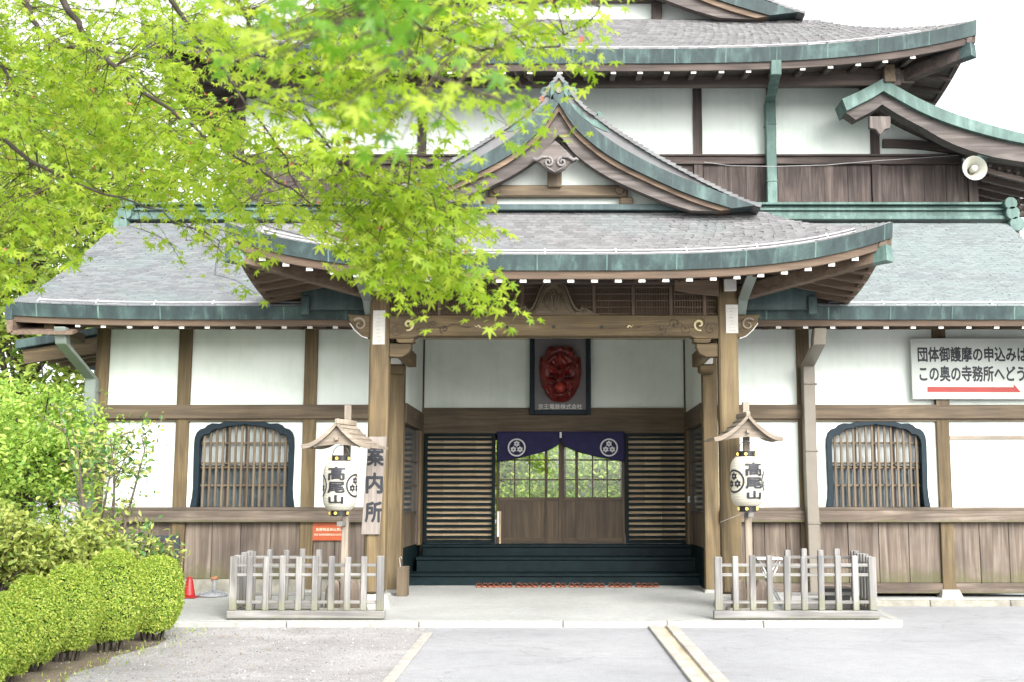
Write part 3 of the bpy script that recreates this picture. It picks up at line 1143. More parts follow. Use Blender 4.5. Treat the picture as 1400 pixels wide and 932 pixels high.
# curves of the porch gable, read at its verge plane, relative to the middle
YV = 16.2
OUTL = smooth_curve([(0, U(764, 112, YV).z)] + curve_pts([(776, 126), (794, 151), (824, 174), (854, 195), (900, 223), (950, 250), (1000, 275), (1040, 291)], YV))
BTOP = smooth_curve([(0, U(764, 128, YV).z)] + curve_pts([(772, 138), (790, 164), (837, 203), (900, 238), (971, 267), (1032, 290)], YV))
BBOT = smooth_curve([(0, U(764, 150, YV).z)] + curve_pts([(772, 163), (790, 188), (835, 224), (900, 257), (950, 278), (1000, 294)], YV))
CBOT = smooth_curve([(0, U(764, 190, YV).z)] + curve_pts([(772, 199), (790, 220), (833, 249), (900, 279), (945, 294)], YV))
MBOT = smooth_curve([(0, U(764, 160, YV).z)] + curve_pts([(772, 172), (790, 197), (835, 232), (900, 264), (950, 285), (985, 296)], YV))


def gable(owner, x0, yv, zbase, sx, sz, wall_y, zref, yback, mat, detail=True, rows=34, cols=60):
    """Front gable: verge of shingle ends, copper band, bargeboards, plaster field, and the slopes behind."""
    def T(c):
        return np.stack([c[:, 0] * sx, (c[:, 1] - zref) * sz + zbase], 1)
    out, bt, bb, cb, mbt = T(OUTL), T(BTOP), T(BBOT), T(CBOT), T(MBOT)
    for s in (-1, 1):
        band(out, bt, s, x0, yv, yv + 0.3).build('verge', mat, owner)
        band(bt, bb, s, x0, yv - 0.06, yv + 0.3).build('copper_band', COPPER, owner)
        band(bb, mbt, s, x0, yv - 0.01, yv + 0.3).build('verge_board', wood('soffit', 'x'), owner)
        band(mbt, cb, s, x0, yv + 0.06, yv + 0.22).build('bargeboard', wood('barge', 'x'), owner)
        prof_x, prof_z = out[::-1, 0], out[::-1, 1]
        tt = np.linspace(0, 1, len(prof_x))
        def S(u, v, s=s):
            x = np.interp(v, tt, prof_x)
            z = np.interp(v, tt, prof_z)
            return np.stack([x0 + s * x, yv - 0.02 + (yback - yv) * u, z], 1)
        shingles(S, cols, rows, mat, owner, 0.02)
        # the butt ends of the courses, stacked along the verge
        mm = MB()
        nb_ = rows + 6
        rs_ = resample(out, nb_)
        for k in range(nb_ - 1):
            a_, b_ = rs_[k], rs_[k + 1]
            tx, tz = b_[0] - a_[0], b_[1] - a_[1]
            L_ = math.hypot(tx, tz)
            nx_, nz_ = -tz / L_, tx / L_
            if nz_ < 0:
                nx_, nz_ = -nx_, -nz_
            lo_, th_ = .034, .05
            q = [(a_[0] - tx * .3 + nx_ * .004, a_[1] - tz * .3 + nz_ * .004), (b_[0] + nx_ * lo_, b_[1] + nz_ * lo_), (b_[0] + nx_ * (lo_ - th_), b_[1] + nz_ * (lo_ - th_)), (a_[0] - tx * .3 - nx_ * .03, a_[1] - tz * .3 - nz_ * .03)]
            yj = yv - .045 + random.uniform(-.01, .01)
            mm.prism([(x0 + s * p, z_) for p, z_ in q], yj, yv + .25)
        kind(mm.build('verge_shingles', mat, owner), 'stuff')
        deck(S, owner, mat, nu=4, nv=20)
    return out, bt, bb, cb


# ---- porch roof
PORCH = part('porch_roof', HALL)
W_, WG, Z0_, UP, ZG = 4.375, 2.95, Zp(349, 15.2), 0.44, Zp(289, 16.6)
Y0P, YGP = 15.2, 16.65


def zt_p(x):
    return Z0_ + UP * min(1.3, abs(x) / W_) ** 3.6


def S_pf(u, v):
    w = W_ + (WG - W_) * v
    s = 2 * u - 1
    z = Z0_ + (ZG - Z0_) * (0.72 * v + 0.28 * v * v) + UP * np.abs(s) ** 3.6 * (1 - v) ** 1.4
    return np.stack([s * w, Y0P + (YGP - Y0P) * v, z], 1)


shingles(S_pf, 54, 19, SH_PORCH, PORCH, 0.020)
deck(S_pf, PORCH, SH_PORCH, nu=40)
YBP = 18.4


def ztip_p(y):
    return Z0_ + UP * max(0.0, 1 - (y - Y0P) / 2.6) ** 2.2


for s in (-1, 1):
    def S_ps(u, v, s=s):
        yf = Y0P + (YGP - Y0P) * v
        yb = np.full_like(u, YBP) + 1.6 * v
        y = yf + (yb - yf) * u
        ze = Z0_ + UP * np.clip(1 - (y - Y0P) / 2.6, 0, 1) ** 2.2
        z = ze + (ZG - ze) * (0.72 * v + 0.28 * v * v)
        return np.stack([s * (W_ + (WG - W_) * v), y, z], 1)
    shingles(S_ps, 22, 15, SH_PORCH, PORCH, 0.026)
    deck(S_ps, PORCH, SH_PORCH, nu=16)
    side_eave(PORCH, s * W_, s, Y0P + 0.05, 17.9, ztip_p, 0.2, [Y0P + 0.45 + 0.3 * k for k in range(8)], 0.085, 1.75, 0.30)
rx = [(k - 12.5) * 0.312 for k in range(26)]
front_eave(PORCH, -W_, W_, Y0P, zt_p, 0.20, rx, 0.088, 1.75, 0.30, snow=(-3.9, 3.9, 0.93), hip=W_)
# diagonal hip beams with copper ends
for s in (-1, 1):
    zc = zt_p(W_) - 0.2
    MB().bar((s * (W_ - 0.18), Y0P + 0.18, zc - 0.22), (s * 2.55, YC, Z0_ - 0.28), 0.15, 0.2).build('hip_beam', wood('soffit', 'x'), PORCH, 0.008)
    MB().bar((s * (W_ - 0.03), Y0P + 0.06, zc - 0.205), (s * (W_ - 0.34), Y0P + 0.34, zc - 0.225), 0.175, 0.225).build('hip_beam_cap', COPPER_LIGHT, PORCH, 0.01)
OUTP = gable(PORCH, 0.0, YV, ZG - 0.03, 1.0, 1.0, 16.9, U(764, 290, YV).z, 22.0, SH_PORCH)

# gable field: plaster, tie beam, strut, pendant
def gpt(px, py, y=YV + 0.35):
    q = U(px, py, y)
    return q.x, q.z


YF = YV + 0.45
fld = [(-x, z + 0.0) for x, z in BBOT[1:]][::-1] + [(0, BBOT[0][1])] + [(x, z) for x, z in BBOT[1:]]
zfb = gpt(764, 292, YF)[1]
poly = [(fld[0][0], zfb)] + [(a, max(b, zfb + .001)) for a, b in fld] + [(fld[-1][0], zfb)]
MB().prism(poly, YF, YF + 0.06).build('gable_plaster', PLASTER, PORCH)
bxo('gable_sill', -2.25, 2.25, YF - 0.16, YF - 0.002, gpt(0, 291, YF)[1], gpt(0, 283, YF)[1], COPPER_DARK, PORCH)
x0_, z0_ = gpt(668, 270, YF - .1)
x1_, z1_ = gpt(858, 254, YF - .1)
bxo('tie_beam', x0_, x1_, YF - 0.14, YF - 0.004, z0_, z1_, wood('beam', 'x'), PORCH, 0.02)
for sx_ in (-1, 1):
    cx_ = (x0_ if sx_ < 0 else x1_)
    MB().lathe([(0.012, -0.03), (0.055, -0.03), (0.06, 0), (0.012, 0.0)], (cx_ - sx_ * 0.12, YF - 0.14, (z0_ + z1_) / 2), 12, 'Y').build('beam_scroll', wood('beam', 'x'), PORCH)
    MB().box(cx_ - sx_ * 0.02 - 0.1, cx_ - sx_ * 0.02 + 0.1, YF - 0.16, YF - .002, z0_ - 0.13, z0_ - 0.01).build('bearing_block', wood('beam', 'x'), PORCH, 0.02)
sx0, sz0 = gpt(748.5, 258, YF - .12)
sx1, sz1 = gpt(768, 225, YF - .12)
bxo('strut', sx0, sx1, YF - 0.2, YF - 0.142, sz0, sz1 + .3, wood('beam', 'z'), PORCH, 0.015)


def spiral(c, r0, turns, sgn, y, rad=0.02, n=28, start=0.0):
    pts = []
    for i in range(n):
        t = i / (n - 1)
        a = start + sgn * turns * 2 * math.pi * t
        r = r0 * (1 - 0.85 * t)
        pts.append((c[0] + r * math.cos(a), y - 0.02 * t, c[1] + r * math.sin(a)))
    return pts


def pendant(owner, cx, zc, y, s, mat):
    """Carved gable pendant: a shouldered board, two curled volutes and a fluted drop."""
    q = [(-0.60, 0.02), (-0.42, -0.05), (-0.28, -0.22), (-0.14, -0.31), (0, -0.34), (0.14, -0.31), (0.28, -0.22), (0.42, -0.05), (0.60, 0.02), (0.34, 0.30), (0, 0.62), (-0.34, 0.30)]
    g_ = MB().prism([(cx + a * s, zc + b * s) for a, b in q], y, y + 0.06)
    ob = g_.build('pendant', mat, owner, 0.012)
    mm = MB()
    for k in (-1, 1):
        mm.tube(spiral((cx + k * 0.19 * s, zc - 0.03 * s), 0.14 * s, 1.4, k, y - 0.01, start=math.pi / 2), [0.032 * s * (1 - 0.5 * i / 27) + .006 for i in range(28)], 6)
        mm.tube([(cx + k * 0.20 * s, y - .01, zc + 0.12 * s), (cx + k * 0.36 * s, y - .02, zc + 0.12 * s), (cx + k * 0.52 * s, y - .02, zc + 0.03 * s), (cx + k * 0.60 * s, y - .01, zc + 0.08 * s), (cx + k * .66 * s, y - .005, zc + .03 * s)],
                [0.02 * s, 0.05 * s, 0.055 * s, 0.045 * s, 0.02 * s], 6)
        for j in range(3):
            mm.tube([(cx + k * (0.03 + .05 * j) * s, y - .012, zc - 0.31 * s + .03 * j * s), (cx + k * (0.10 + .06 * j) * s, y - .015, zc - 0.24 * s + .03 * j * s), (cx + k * (.20 + .05 * j) * s, y - .01, zc - .20 * s + .05 * j * s)], 0.018 * s, 5)
    mm.build('pendant_scroll', plain('weathered_carving', (0.17, 0.158, 0.152), 0.85, 0.2, 15, 0.2), owner, smooth=True)


pc = gpt(757, 222, YV + 0.04)
pendant(PORCH, pc[0] + 0.02, pc[1], YV + 0.01, 0.5, wood('barge', 'x'))


# copper ornament on the peak
def finial(owner, cx, z, y, s):
    mm = MB()
    mm.box(cx - 0.20 * s, cx + 0.20 * s, y, y + 0.35, z - 0.15 * s, z + 0.30 * s)
    mm.box(cx - 0.26 * s, cx - 0.13 * s, y - 0.03, y + 0.3, z - 0.1 * s, z + 0.48 * s)
    mm.box(cx + 0.13 * s, cx + 0.26 * s, y - 0.03, y + 0.3, z - 0.1 * s, z + 0.48 * s)
    mm.build('ridge_finial', COPPER_LIGHT, owner, 0.015)
    MB().lathe([(0.01, -0.02), (0.085 * s, -0.02), (0.10 * s, 0.01), (0.10 * s, 0.05), (0.01, 0.05)], (cx, y - 0.03, z + 0.20 * s), 16, 'Y').build('finial_crest', plain('bronze_disc', (0.15, 0.13, 0.105), 0.5, 0.2, 20, 0.3), owner)
    mm = MB()
    for k in (-1, 1):
        for rr, dx, dz in ((0.20, 0.40, 0.16), (0.13, 0.41, 0.17)):
            mm.tube(spiral((cx + k * dx * s, z + dz * s), rr * s, 1.3, -k, y + .02, start=(math.pi * 1.25 if k > 0 else -math.pi * .25)), [0.045 * s * (1 - 0.6 * i / 27) for i in range(28)], 6)
        # stepped fin that runs down the slope and curls up at its end
        fin = [(0.22, -0.06), (0.62, -0.30), (0.80, -0.55), (0.95, -0.66), (1.10, -0.62), (1.16, -0.48), (1.08, -0.42), (1.20, -0.38), (1.30, -0.52), (1.26, -0.72), (1.50, -1.02), (1.36, -1.0), (1.0, -0.82), (0.6, -0.5), (0.2, -0.2)]
        mm.prism([(cx + k * a * s, z + b * s) for a, b in (fin if k < 0 else fin[::-1])], y + 0.02, y + 0.12)
    mm.build('finial_scroll', COPPER_LIGHT, owner, smooth=False)


pk = U(764, 137, YV)
finial(PORCH, 0.0, pk.z + 0.02, YV - 0.03, 0.48)
# ridge running back from the peak
zr = OUTL[0][1]
bxo('ridge_cap', -0.14, 0.14, YV + 0.3, 22, zr - 0.1, zr + 0.12, COPPER_LIGHT, PORCH, 0.03)

# ---- main lower roof over the wings
MAIN = part('wing_roof', HALL)
XVL, XVR, YM0, YM1 = -8.13, 8.27, 17.2, 21.4
mp_ = np.polyfit([17.2, 17.8, 18.7, 19.7, 20.5, 20.87, 21.4], [4.38, 4.62, 5.0, 5.54, 6.07, 6.30, 6.60], 3)
zE = float(np.polyval(mp_, 17.2))


def zt_m(x):
    return zE - 0.02 + (0.06 * max(0.0, (-x - 5.5) / 2.5) ** 2 if x < 0 else 0.0)


for nm, xa, xb, mt in (('left', XVL, 0.0, SH_MAIN), ('right', 0.0, XVR, SH_RIGHT)):
    def S_m(u, v, xa=xa, xb=xb):
        y = YM0 + (YM1 - YM0) * v
        x = xa + (xb - xa) * u
        z = np.polyval(mp_, y) + 0.06 * np.clip((-x - 5.5) / 2.5, 0, 1) ** 2 * (1 - v)
        return np.stack([x, y, z], 1)
    shingles(S_m, 50, 54, mt, MAIN, 0.017)
    deck(S_m, MAIN, mt, nu=10, nv=20)
rl = [Xp(p, 17.35, 458) for p in (107, 142, 178, 214, 249, 284, 319, 354, 389, 424, 459, 494)]
rr_ = [Xp(p, 17.35, 458) for p in (1028, 1064, 1101, 1138, 1174, 1211, 1248, 1286, 1324, 1362, 1400, 1437)]
front_eave(MAIN, XVL, -2.66, YM0, zt_m, 0.185, rl, 0.075, 1.35, 0.16, bh=0.085, snow=(-7.7, -3.3, 0.86))
front_eave(MAIN, 2.60, XVR, YM0, zt_m, 0.185, rr_, 0.075, 1.35, 0.16, bh=0.085, snow=(4.0, 8.2, 0.80))
for s, xv in ((-1, XVL), (1, XVR)):
    rings = []
    for k in range(21):
        y = YM0 + (YM1 - YM0) * k / 20
        z = float(np.polyval(mp_, y)) - 0.01
        rings.append([(xv, y, z), (xv, y, z - 0.2), (xv - s * 0.10, y, z - 0.2), (xv - s * 0.10, y, z)])
    MB().loft(rings).build('verge', COPPER, MAIN)
    rings = [[(xv - s * .02, r[1][1], r[1][2] - .005), (xv - s * .04, r[1][1], r[1][2] - .19), (xv - s * .12, r[1][1], r[1][2] - .19), (xv - s * .12, r[1][1], r[1][2] - .005)] for r in rings]
    MB().loft(rings).build('bargeboard', wood('soffit', 'y'), MAIN)
    rings = [[(xv - s * .1, r[1][1], r[1][2] - .03), (xv - s * 1.0, r[1][1], r[1][2] - .03), (xv - s * 1.0, r[1][1], r[1][2] + .02), (xv - s * .1, r[1][1], r[1][2] + .02)] for r in rings]
    MB().loft(rings).build('soffit', wood('soffit', 'y'), MAIN)
# end beam under the left eave corner
bxo('beam_end', -7.66, -7.50, 17.45, 18.6, 4.02, 4.16, wood('post', 'y'), MAIN)

# ridge capping along the foot of the upper storey
YRG = 21.45
za, zb_ = Zp(303, YRG), Zp(279, YRG)
for i, (f0, f1, d) in enumerate(((0.0, 0.22, 0.16), (0.25, 0.55, 0.05), (0.55, 0.68, 0.10), (0.70, 0.84, 0.04), (0.86, 1.0, 0.13))):
    bxo('ridge_course', XVL + 0.25, XVR - 0.05, YRG - d, YRG + 0.4, za + (zb_ - za) * f0, za + (zb_ - za) * f1, COPPER_LIGHT, MAIN, 0.01)
# rounded end pieces of the ridge
for s, xe in ((-1, XVL + 0.2), (1, XVR + 0.02)):
    mm = MB()
    for k, (dx, dz, r) in enumerate(((0.0, 0.28, 0.12), (0.03, 0.10, 0.13), (0.10, -0.10, 0.14))):
        mm.lathe([(0.01, 0), (r, 0), (r, 0.35), (0.01, 0.35)], (xe + s * dx, YRG - 0.25, za + dz), 14, 'Y')
    mm.build('ridge_end', COPPER_LIGHT, MAIN, 0.012)

# a lower lean-to eave behind the left corner
LT = part('side_roof', HALL)
mm = MB()
mm.loft([[(-9.35, y, 4.14), (-7.1, y, 4.52), (-7.1, y, 4.64), (-9.35, y, 4.28)] for y in (20.2, 25)])
mm.build('roof_slab', COPPER, LT, 0.01)
for k in range(5):
    MB().bar((-9.25, 20.35 + k * 0.5, 4.07), (-7.1, 20.35 + k * 0.5, 4.42), 0.12, 0.12).build('rafter', wood('post', 'x'), LT, 0.006)
MB().bar((-9.2, 20.25, 3.98), (-7.1, 20.25, 4.30), 0.06, 0.2).build('bargeboard', wood('post', 'x'), LT, 0.006)
bxo('wall_plate', -7.5, -7.16, 20.3, 25, 3.4, 4.28, wood('dark', 'y'), LT)

# ------------------------------------------------------------------ upper storey
YU = 22.0


def XU(px, py=200):
    return Xp(px, YU, py)


UPW = part('upper_wall', HALL)
zu0, zu1, zu2, zu3 = Zp(286, YU), Zp(226, YU), Zp(214, YU), Zp(112, YU)
up_posts = [XU(p) for p in (330, 577, 765, 954, 1055, 1196)]
up_posts[0] = -XU(1196) - 0.05
x_end = XU(1329, 240)
for x in up_posts:
    bxo('post', x - 0.085, x + 0.085, YU - 0.05, YU + 0.1, zu0, zu3, wood('upper', 'z'), UPW)
bxo('post', x_end - 0.09, x_end + 0.09, YU - 0.05, YU + 0.1, zu0, zu2 - .05, wood('upper', 'z'), UPW)
for a, b in zip(up_posts[:-1], up_posts[1:]):
    bxo('plaster_panel', a + .085, b - .085, YU, YU + .06, zu2, zu3, PLASTER, UPW, 0)
bxo('rail', up_posts[0] - .1, x_end + .1, YU - 0.08, YU + 0.08, zu1, zu2 - .03, wood('upper', 'x'), UPW)
bxo('rail', up_posts[0] - .1, x_end + .1, YU - 0.12, YU + 0.08, zu2 - .028, zu2 + .01, wood('upper', 'x'), UPW)
bxo('rail', up_posts[0] - .1, up_posts[-1] + .1, YU - 0.075, YU + 0.08, zu3, zu3 + 0.34, wood('dark', 'x'), UPW)
UPB = wood('upper', 'z')
for a, b in zip(up_posts, up_posts[1:] + [x_end]):
    L = b - a - .19
    n = max(2, round(L / 0.42))
    for k in range(n):
        d = random.uniform(-.004, .004)
        bxo('plank', a + .095 + L * k / n + .002, a + .095 + L * (k + 1) / n - .002, YU - 0.005 + d, YU + 0.03 + d, zu0, zu1 - .002, UPB, UPW, 0.004)
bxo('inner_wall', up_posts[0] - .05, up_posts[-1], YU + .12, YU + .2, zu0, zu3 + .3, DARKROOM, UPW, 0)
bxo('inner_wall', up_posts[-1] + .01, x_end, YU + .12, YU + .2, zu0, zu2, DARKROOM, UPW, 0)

# ---- upper roof
UPR = part('upper_roof', HALL)
YU0 = 20.3
WU, WGU, ZU0 = 7.48, 4.95, Zp(68, YU0)
ZUG, YUG = Zp(27, 22.1), 22.1
UPU = Zp(31, YU0) - ZU0 + 0.03


def zt_u(x):
    return ZU0 + UPU * min(1.3, abs(x) / WU) ** 3.8


def S_uf(u, v):
    w = WU + (WGU - WU) * v
    s = 2 * u - 1
    z = ZU0 + (ZUG - ZU0) * (0.72 * v + 0.28 * v * v) + UPU * np.abs(s) ** 3.8 * (1 - v) ** 1.4
    return np.stack([s * w, YU0 + (YUG - YU0) * v, z], 1)


shingles(S_uf, 84, 22, SH_PORCH, UPR, 0.022)
deck(S_uf, UPR, SH_PORCH, nu=40)


def ztip_u(y):
    return ZU0 + UPU * max(0.0, 1 - (y - YU0) / 3.6) ** 2.2


for s in (-1, 1):
    def S_us(u, v, s=s):
        yf = YU0 + (YUG - YU0) * v
        y = yf + (28.0 - yf) * u
        ze = ZU0 + UPU * np.clip(1 - (y - YU0) / 3.6, 0, 1) ** 2.2
        z = ze + (ZUG - ze) * (0.72 * v + 0.28 * v * v)
        return np.stack([s * (WU + (WGU - WU) * v), y, z], 1)
    shingles(S_us, 40, 20, SH_PORCH, UPR, 0.018)
    deck(S_us, UPR, SH_PORCH, nu=16)
    side_eave(UPR, s * WU, s, YU0 + 0.05, 27.5, ztip_u, 0.25, [YU0 + 0.7 + 0.46 * k for k in range(9)], 0.085, 1.4, 0.16, bh=0.12, soff='dark')
    zc = zt_u(WU) - 0.25
    MB().bar((s * (WU - 0.2), YU0 + 0.2, zc - 0.30), (s * 5.8, YU - 0.1, ZU0 - 0.25), 0.17, 0.24).build('hip_beam', wood('dark', 'x'), UPR, 0.008)
    MB().bar((s * (WU - 0.05), YU0 + 0.06, zc - 0.27), (s * (WU - 0.6), YU0 + 0.62, zc - 0.33), 0.19, 0.26).build('hip_beam_cap', COPPER, UPR, 0.01)
rxu = [Xp(p, YU0 + .15, 98) for p in (802, 838.5, 875, 911.5, 948, 986, 1023, 1060, 1097, 1135, 1173, 1210, 1248)]
rxu = sorted(rxu + [-x - 0.02 for x in rxu if x > 0.3] + [Xp(765.5, YU0 + .15, 98)])
front_eave(UPR, -WU, WU, YU0, zt_u, 0.25, rxu, 0.095, 1.75, 0.20, bh=0.12, snow=(-6.5, 6.5, 0.95), soff='dark', hip=WU, rlen=.78)
bxo('purlin', -6.3, 6.3, YU0 + 0.72, YU0 + 0.9, Zp(117, YU0 + .72), Zp(93, YU0 + .72), wood('dark', 'x'), UPR, .01)
bxo('bracket_arm', XU(1186, 100), XU(1186, 100) + 0.2, YU0 + 0.55, YU, Zp(112, YU0 + .55), Zp(88, YU0 + .55), wood('beam', 'y'), UPR, 0.01)
bxo('bracket_arm', XU(1205, 100), XU(1232, 100), YU0 + 0.9, YU - .1, Zp(114, YU0 + .9), Zp(96, YU0 + .9), wood('dark', 'x'), UPR, 0.01)
# big front gable over it (only its foot is in the picture)
zref = U(764, 290, YV).z
sg = WGU * 0.955 / OUTL[-1][0]
gable(UPR, 0.0, YUG - 0.35, ZUG - 0.02, sg, sg * 0.95, 22.6, zref, 28.0, SH_PORCH, cols=40, rows=40)
poly = [(-x * sg, ZUG - 0.06 + (z - zref) * sg * .95) for x, z in BBOT[::-1]] + [(x * sg, ZUG - 0.06 + (z - zref) * sg * .95) for x, z in BBOT[1:]]
MB().prism(poly[::-1], 22.35, 22.42).build('gable_plaster', PLASTER, UPR)
bxo('gable_sill', -3.6, 3.6, 22.15, 22.345, ZUG - 0.12, ZUG + .03, wood('dark', 'x'), UPR)
bxo('tie_beam', -2.9, 2.9, 22.18, 22.345, Zp(2, 22.2), Zp(-14, 22.2), wood('dark', 'x'), UPR, .02)
for p in (640, 898):
    x = Xp(p, 22.2, 10)
    bxo('strut', x - .1, x + .1, 22.2, 22.34, ZUG + .03, Zp(2, 22.2) - .002, wood('dark', 'z'), UPR, .02)

# ---- side gable on the right of the upper storey
SG = part('side_gable', HALL)
YS = 21.0


def spx(pts):
    return [(U(a, b, YS).x, U(a, b, YS).z) for a, b in pts]


def strip(top, bot, y0, y1, n=26):
    a, b = smooth_curve(top, n), smooth_curve(bot, n)
    m = MB()
    m.loft([[(p[0], y0, p[1]), (q[0], y0, q[1]), (q[0], y1, q[1]), (p[0], y1, p[1])] for p, q in zip(a, b)])
    return m


rt = spx([(1206, 110), (1230, 124), (1260, 140), (1300, 157), (1350, 173), (1400, 186), (1470, 200)])
rb = spx([(1206, 127), (1230, 141), (1260, 157), (1300, 173), (1350, 188), (1400, 199), (1470, 211)])
rc = spx([(1206, 143), (1230, 158), (1260, 174), (1300, 196), (1350, 213), (1400, 222), (1470, 232)])
lt_ = spx([(1206, 110), (1190, 119), (1172, 128), (1150, 138)])
lb_ = spx([(1206, 127), (1190, 137), (1174, 145), (1156, 154)])
lc_ = spx([(1206, 143), (1195, 151), (1182, 158), (1170, 164)])
strip(rt, rb, YS - .1, YS + 0.5).build('copper_band', COPPER_LIGHT, SG)
strip(lt_, lb_, YS - .1, YS + 0.5).build('copper_band', COPPER_LIGHT, SG)
strip([(x, z - .004) for x, z in rb], rc, YS, YS + 0.3).build('bargeboard', wood('barge', 'x'), SG)
strip([(x, z - .004) for x, z in lb_], lc_, YS, YS + 0.3).build('bargeboard', wood('barge', 'x'), SG)
# its slope, going back
prof = smooth_curve(rt, 20)


def S_sg(u, v):
    t = np.linspace(0, 1, 20)
    return np.stack([np.interp(1 - v, t, prof[:, 0]), YS + .3 + 7 * u, np.interp(1 - v, t, prof[:, 1]) + 0.01], 1)


shingles(S_sg, 30, 40, SH_RIGHT, SG, 0.018)
deck(S_sg, SG, wood('dark', 'y'), nu=6, nv=20, drop=0.25)
# pendant board
q = spx([(1188, 160), (1217, 160), (1217, 176), (1209, 178), (1203, 186), (1197, 178), (1188, 176)])
MB().prism(q[::-1], YS - .03, YS + .06).build('pendant', wood('barge', 'z'), SG, 0.01)
q = [(XU(1196), zu2 - .02), (x_end - .1, zu2 - .02), (XU(1300, 205), Zp(206, YU)), (XU(1205, 165), Zp(160, YU))]
MB().prism(q, YU + .005, YU + .06).build('plaster_panel', PLASTER, SG)
arc = spx([(1206, 192), (1240, 193), (1280, 197), (1325, 206)])
arc2 = spx([(1206, 203), (1240, 204), (1280, 208), (1325, 216)])
k_ = YU / YS
strip([(x * k_, EYE + (z - EYE) * k_) for x, z in arc], [(x * k_, EYE + (z - EYE) * k_) for x, z in arc2], YU - .08, YU + .003).build('tie_beam', wood('upper', 'x'), SG)
# rafters and battens of the far flank seen from below
lo = smooth_curve(spx([(1338, 218), (1362, 226), (1400, 236), (1440, 244), (1480, 250)]), 12)
for k in range(9):
    y = YS + 0.4 + k * 0.42
    mm = MB()
    mm.loft([[(p[0], y, p[1] + .06), (p[0], y, p[1] - .04), (p[0], y + .09, p[1] - .04), (p[0], y + .09, p[1] + .06)] for p in lo])
    mm.build('rafter', wood('dark', 'x'), SG)
for k in range(2, 12, 1):
    p = lo[k]
    bxo('batten', p[0] - .03, p[0] + .03, YS + .32, YS + 4.4, p[1] + .06, p[1] + .11, wood('upper', 'y'), SG, 0)
p = U(1382, 262, YS + 2.5)
bxo('post', p.x - .14, p.x + .14, YS + 2.5, YS + 2.75, za, p.z + 1.0, wood('beam', 'z'), SG)
b_ = U(1337, 205, YS + .3)
bxo('beam_end', b_.x - .1, b_.x + .22, YS + .05, YU, Zp(216, YS + .1), Zp(199, YS + .1), COPPER_LIGHT, SG, .01)

# ------------------------------------------------------------------ porch woodwork
XCL, XCR = Xp(517, YC, 620), Xp(997, YC, 620)
CW = 0.27
zbt, zbb = Zp(433, YC), Zp(461, YC)
for x in (XCL, XCR):
    bxo('column', x - CW / 2, x + CW / 2, YC - CW / 2, YC + CW / 2, 0.31, Zp(372, YC), wood('post', 'z'), HALL, 0.025)
    mm = MB()
    zb = zplat(YC) - 0.03
    mm.loft([[(x + a * 0.25, YC + b * 0.25, zb) for a, b in ((-1, -1), (1, -1), (1, 1), (-1, 1))],
             [(x + a * 0.18, YC + b * 0.18, 0.30) for a, b in ((-1, -1), (1, -1), (1, 1), (-1, 1))]])
    mm.build('base_stone', STONE, HALL, 0.012)
# great beam with carved ends
xa, xb = XCL + CW / 2, XCR - CW / 2
BM = part('great_beam', HALL)
prof = [(xa, zbb - .04), (xa + .33, zbb - .04), (xa + .40, zbb), (xb - .40, zbb), (xb - .33, zbb - .04), (xb, zbb - .04), (xb, zbt), (xa, zbt)]
MB().prism(prof, YC - 0.12, YC + 0.12).build('beam', wood('post', 'x'), BM, 0.012)
GILT = plain('gilded_carving', (0.52, 0.44, 0.25), 0.5, 0.1, 20)
CARVE = wood('beam', 'x')
for s, xe in ((1, xa), (-1, xb)):
    zc = (zbt + zbb) / 2 - .01
    mm = MB()
    mm.tube(spiral((xe + s * .27, zc + .02), .085, 1.1, s, YC - .125, start=math.pi * (1.4 if s > 0 else -.4)), [.012 + .008 * math.sin(i / 27 * math.pi) for i in range(28)], 6)
    mm.tube([(xe + s * (1.20 + .08 * k / 8), YC - .122, zc + .02 - .045 * (k / 8) - .02 * math.sin(k / 8 * 6.28)) for k in range(9)], [.003 + .012 * k / 8 for k in range(9)], 5)
    mm.build('gilt_scroll', GILT, BM, smooth=True)
    mm = MB()
    for j in range(5):
        cx_, cz_ = xe + s * (.10 + .17 * j), zc + (.03 if j % 2 else -.045)
        mm.tube(spiral((cx_, cz_), .10 - .008 * j, 1.2, s * (1 if j % 2 else -1), YC - .118, start=j * 1.1), [.011 - .005 * i / 27 for i in range(28)], 5)
    mm.tube([(xe + s * (.1 + 1.05 * k / 20), YC - .117, zc + .06 * math.sin(k * .9) * (1 - k / 26)) for k in range(21)], .011, 5)
    mm.build('vine_carving', CARVE, BM, smooth=True)
mm = MB()
for px in (694, 757, 822):
    mm.lathe([(.002, -.012), (.02, -.012), (.025, 0), (.002, .0)], (Xp(px, YC, 450), YC - .12, Zp(449, YC)), 10, 'Y')
mm.build('beam_nail', plain('iron', (.03, .028, .025), .5, .2, 10, metal=.6), BM)
# carved noses outside the columns
for s, x in ((-1, XCL - CW / 2), (1, XCR + CW / 2)):
    nose = [(0, .0), (.34, .02), (.30, -.03), (.29, -.10), (.22, -.20), (.12, -.29), (.03, -.32), (0, -.32)]
    pl = [(x + s * a, zbt + b) for a, b in nose]
    MB().prism(pl if s < 0 else pl[::-1], YC - .08, YC + .08).build('beam_nose', wood('post', 'x'), HALL, 0.012)
    mm = MB()
    mm.tube(spiral((x + s * .15, zbt - .13), .10, 1.2, s, YC - .085, start=math.pi * (.2 if s > 0 else .8)), [.02 - .012 * i / 27 for i in range(28)], 6)
    mm.build('nose_scroll', GILT if False else wood('pale', 'x'), HALL, smooth=True)
    # white lower lip
    mm = MB()
    mm.tube([(x + s * a, YC - .082, zbt + b) for a, b in ((.29, -.11), (.22, -.205), (.12, -.295), (.03, -.325))], .008, 5)
    mm.build('nose_edge', WHITE, HALL)
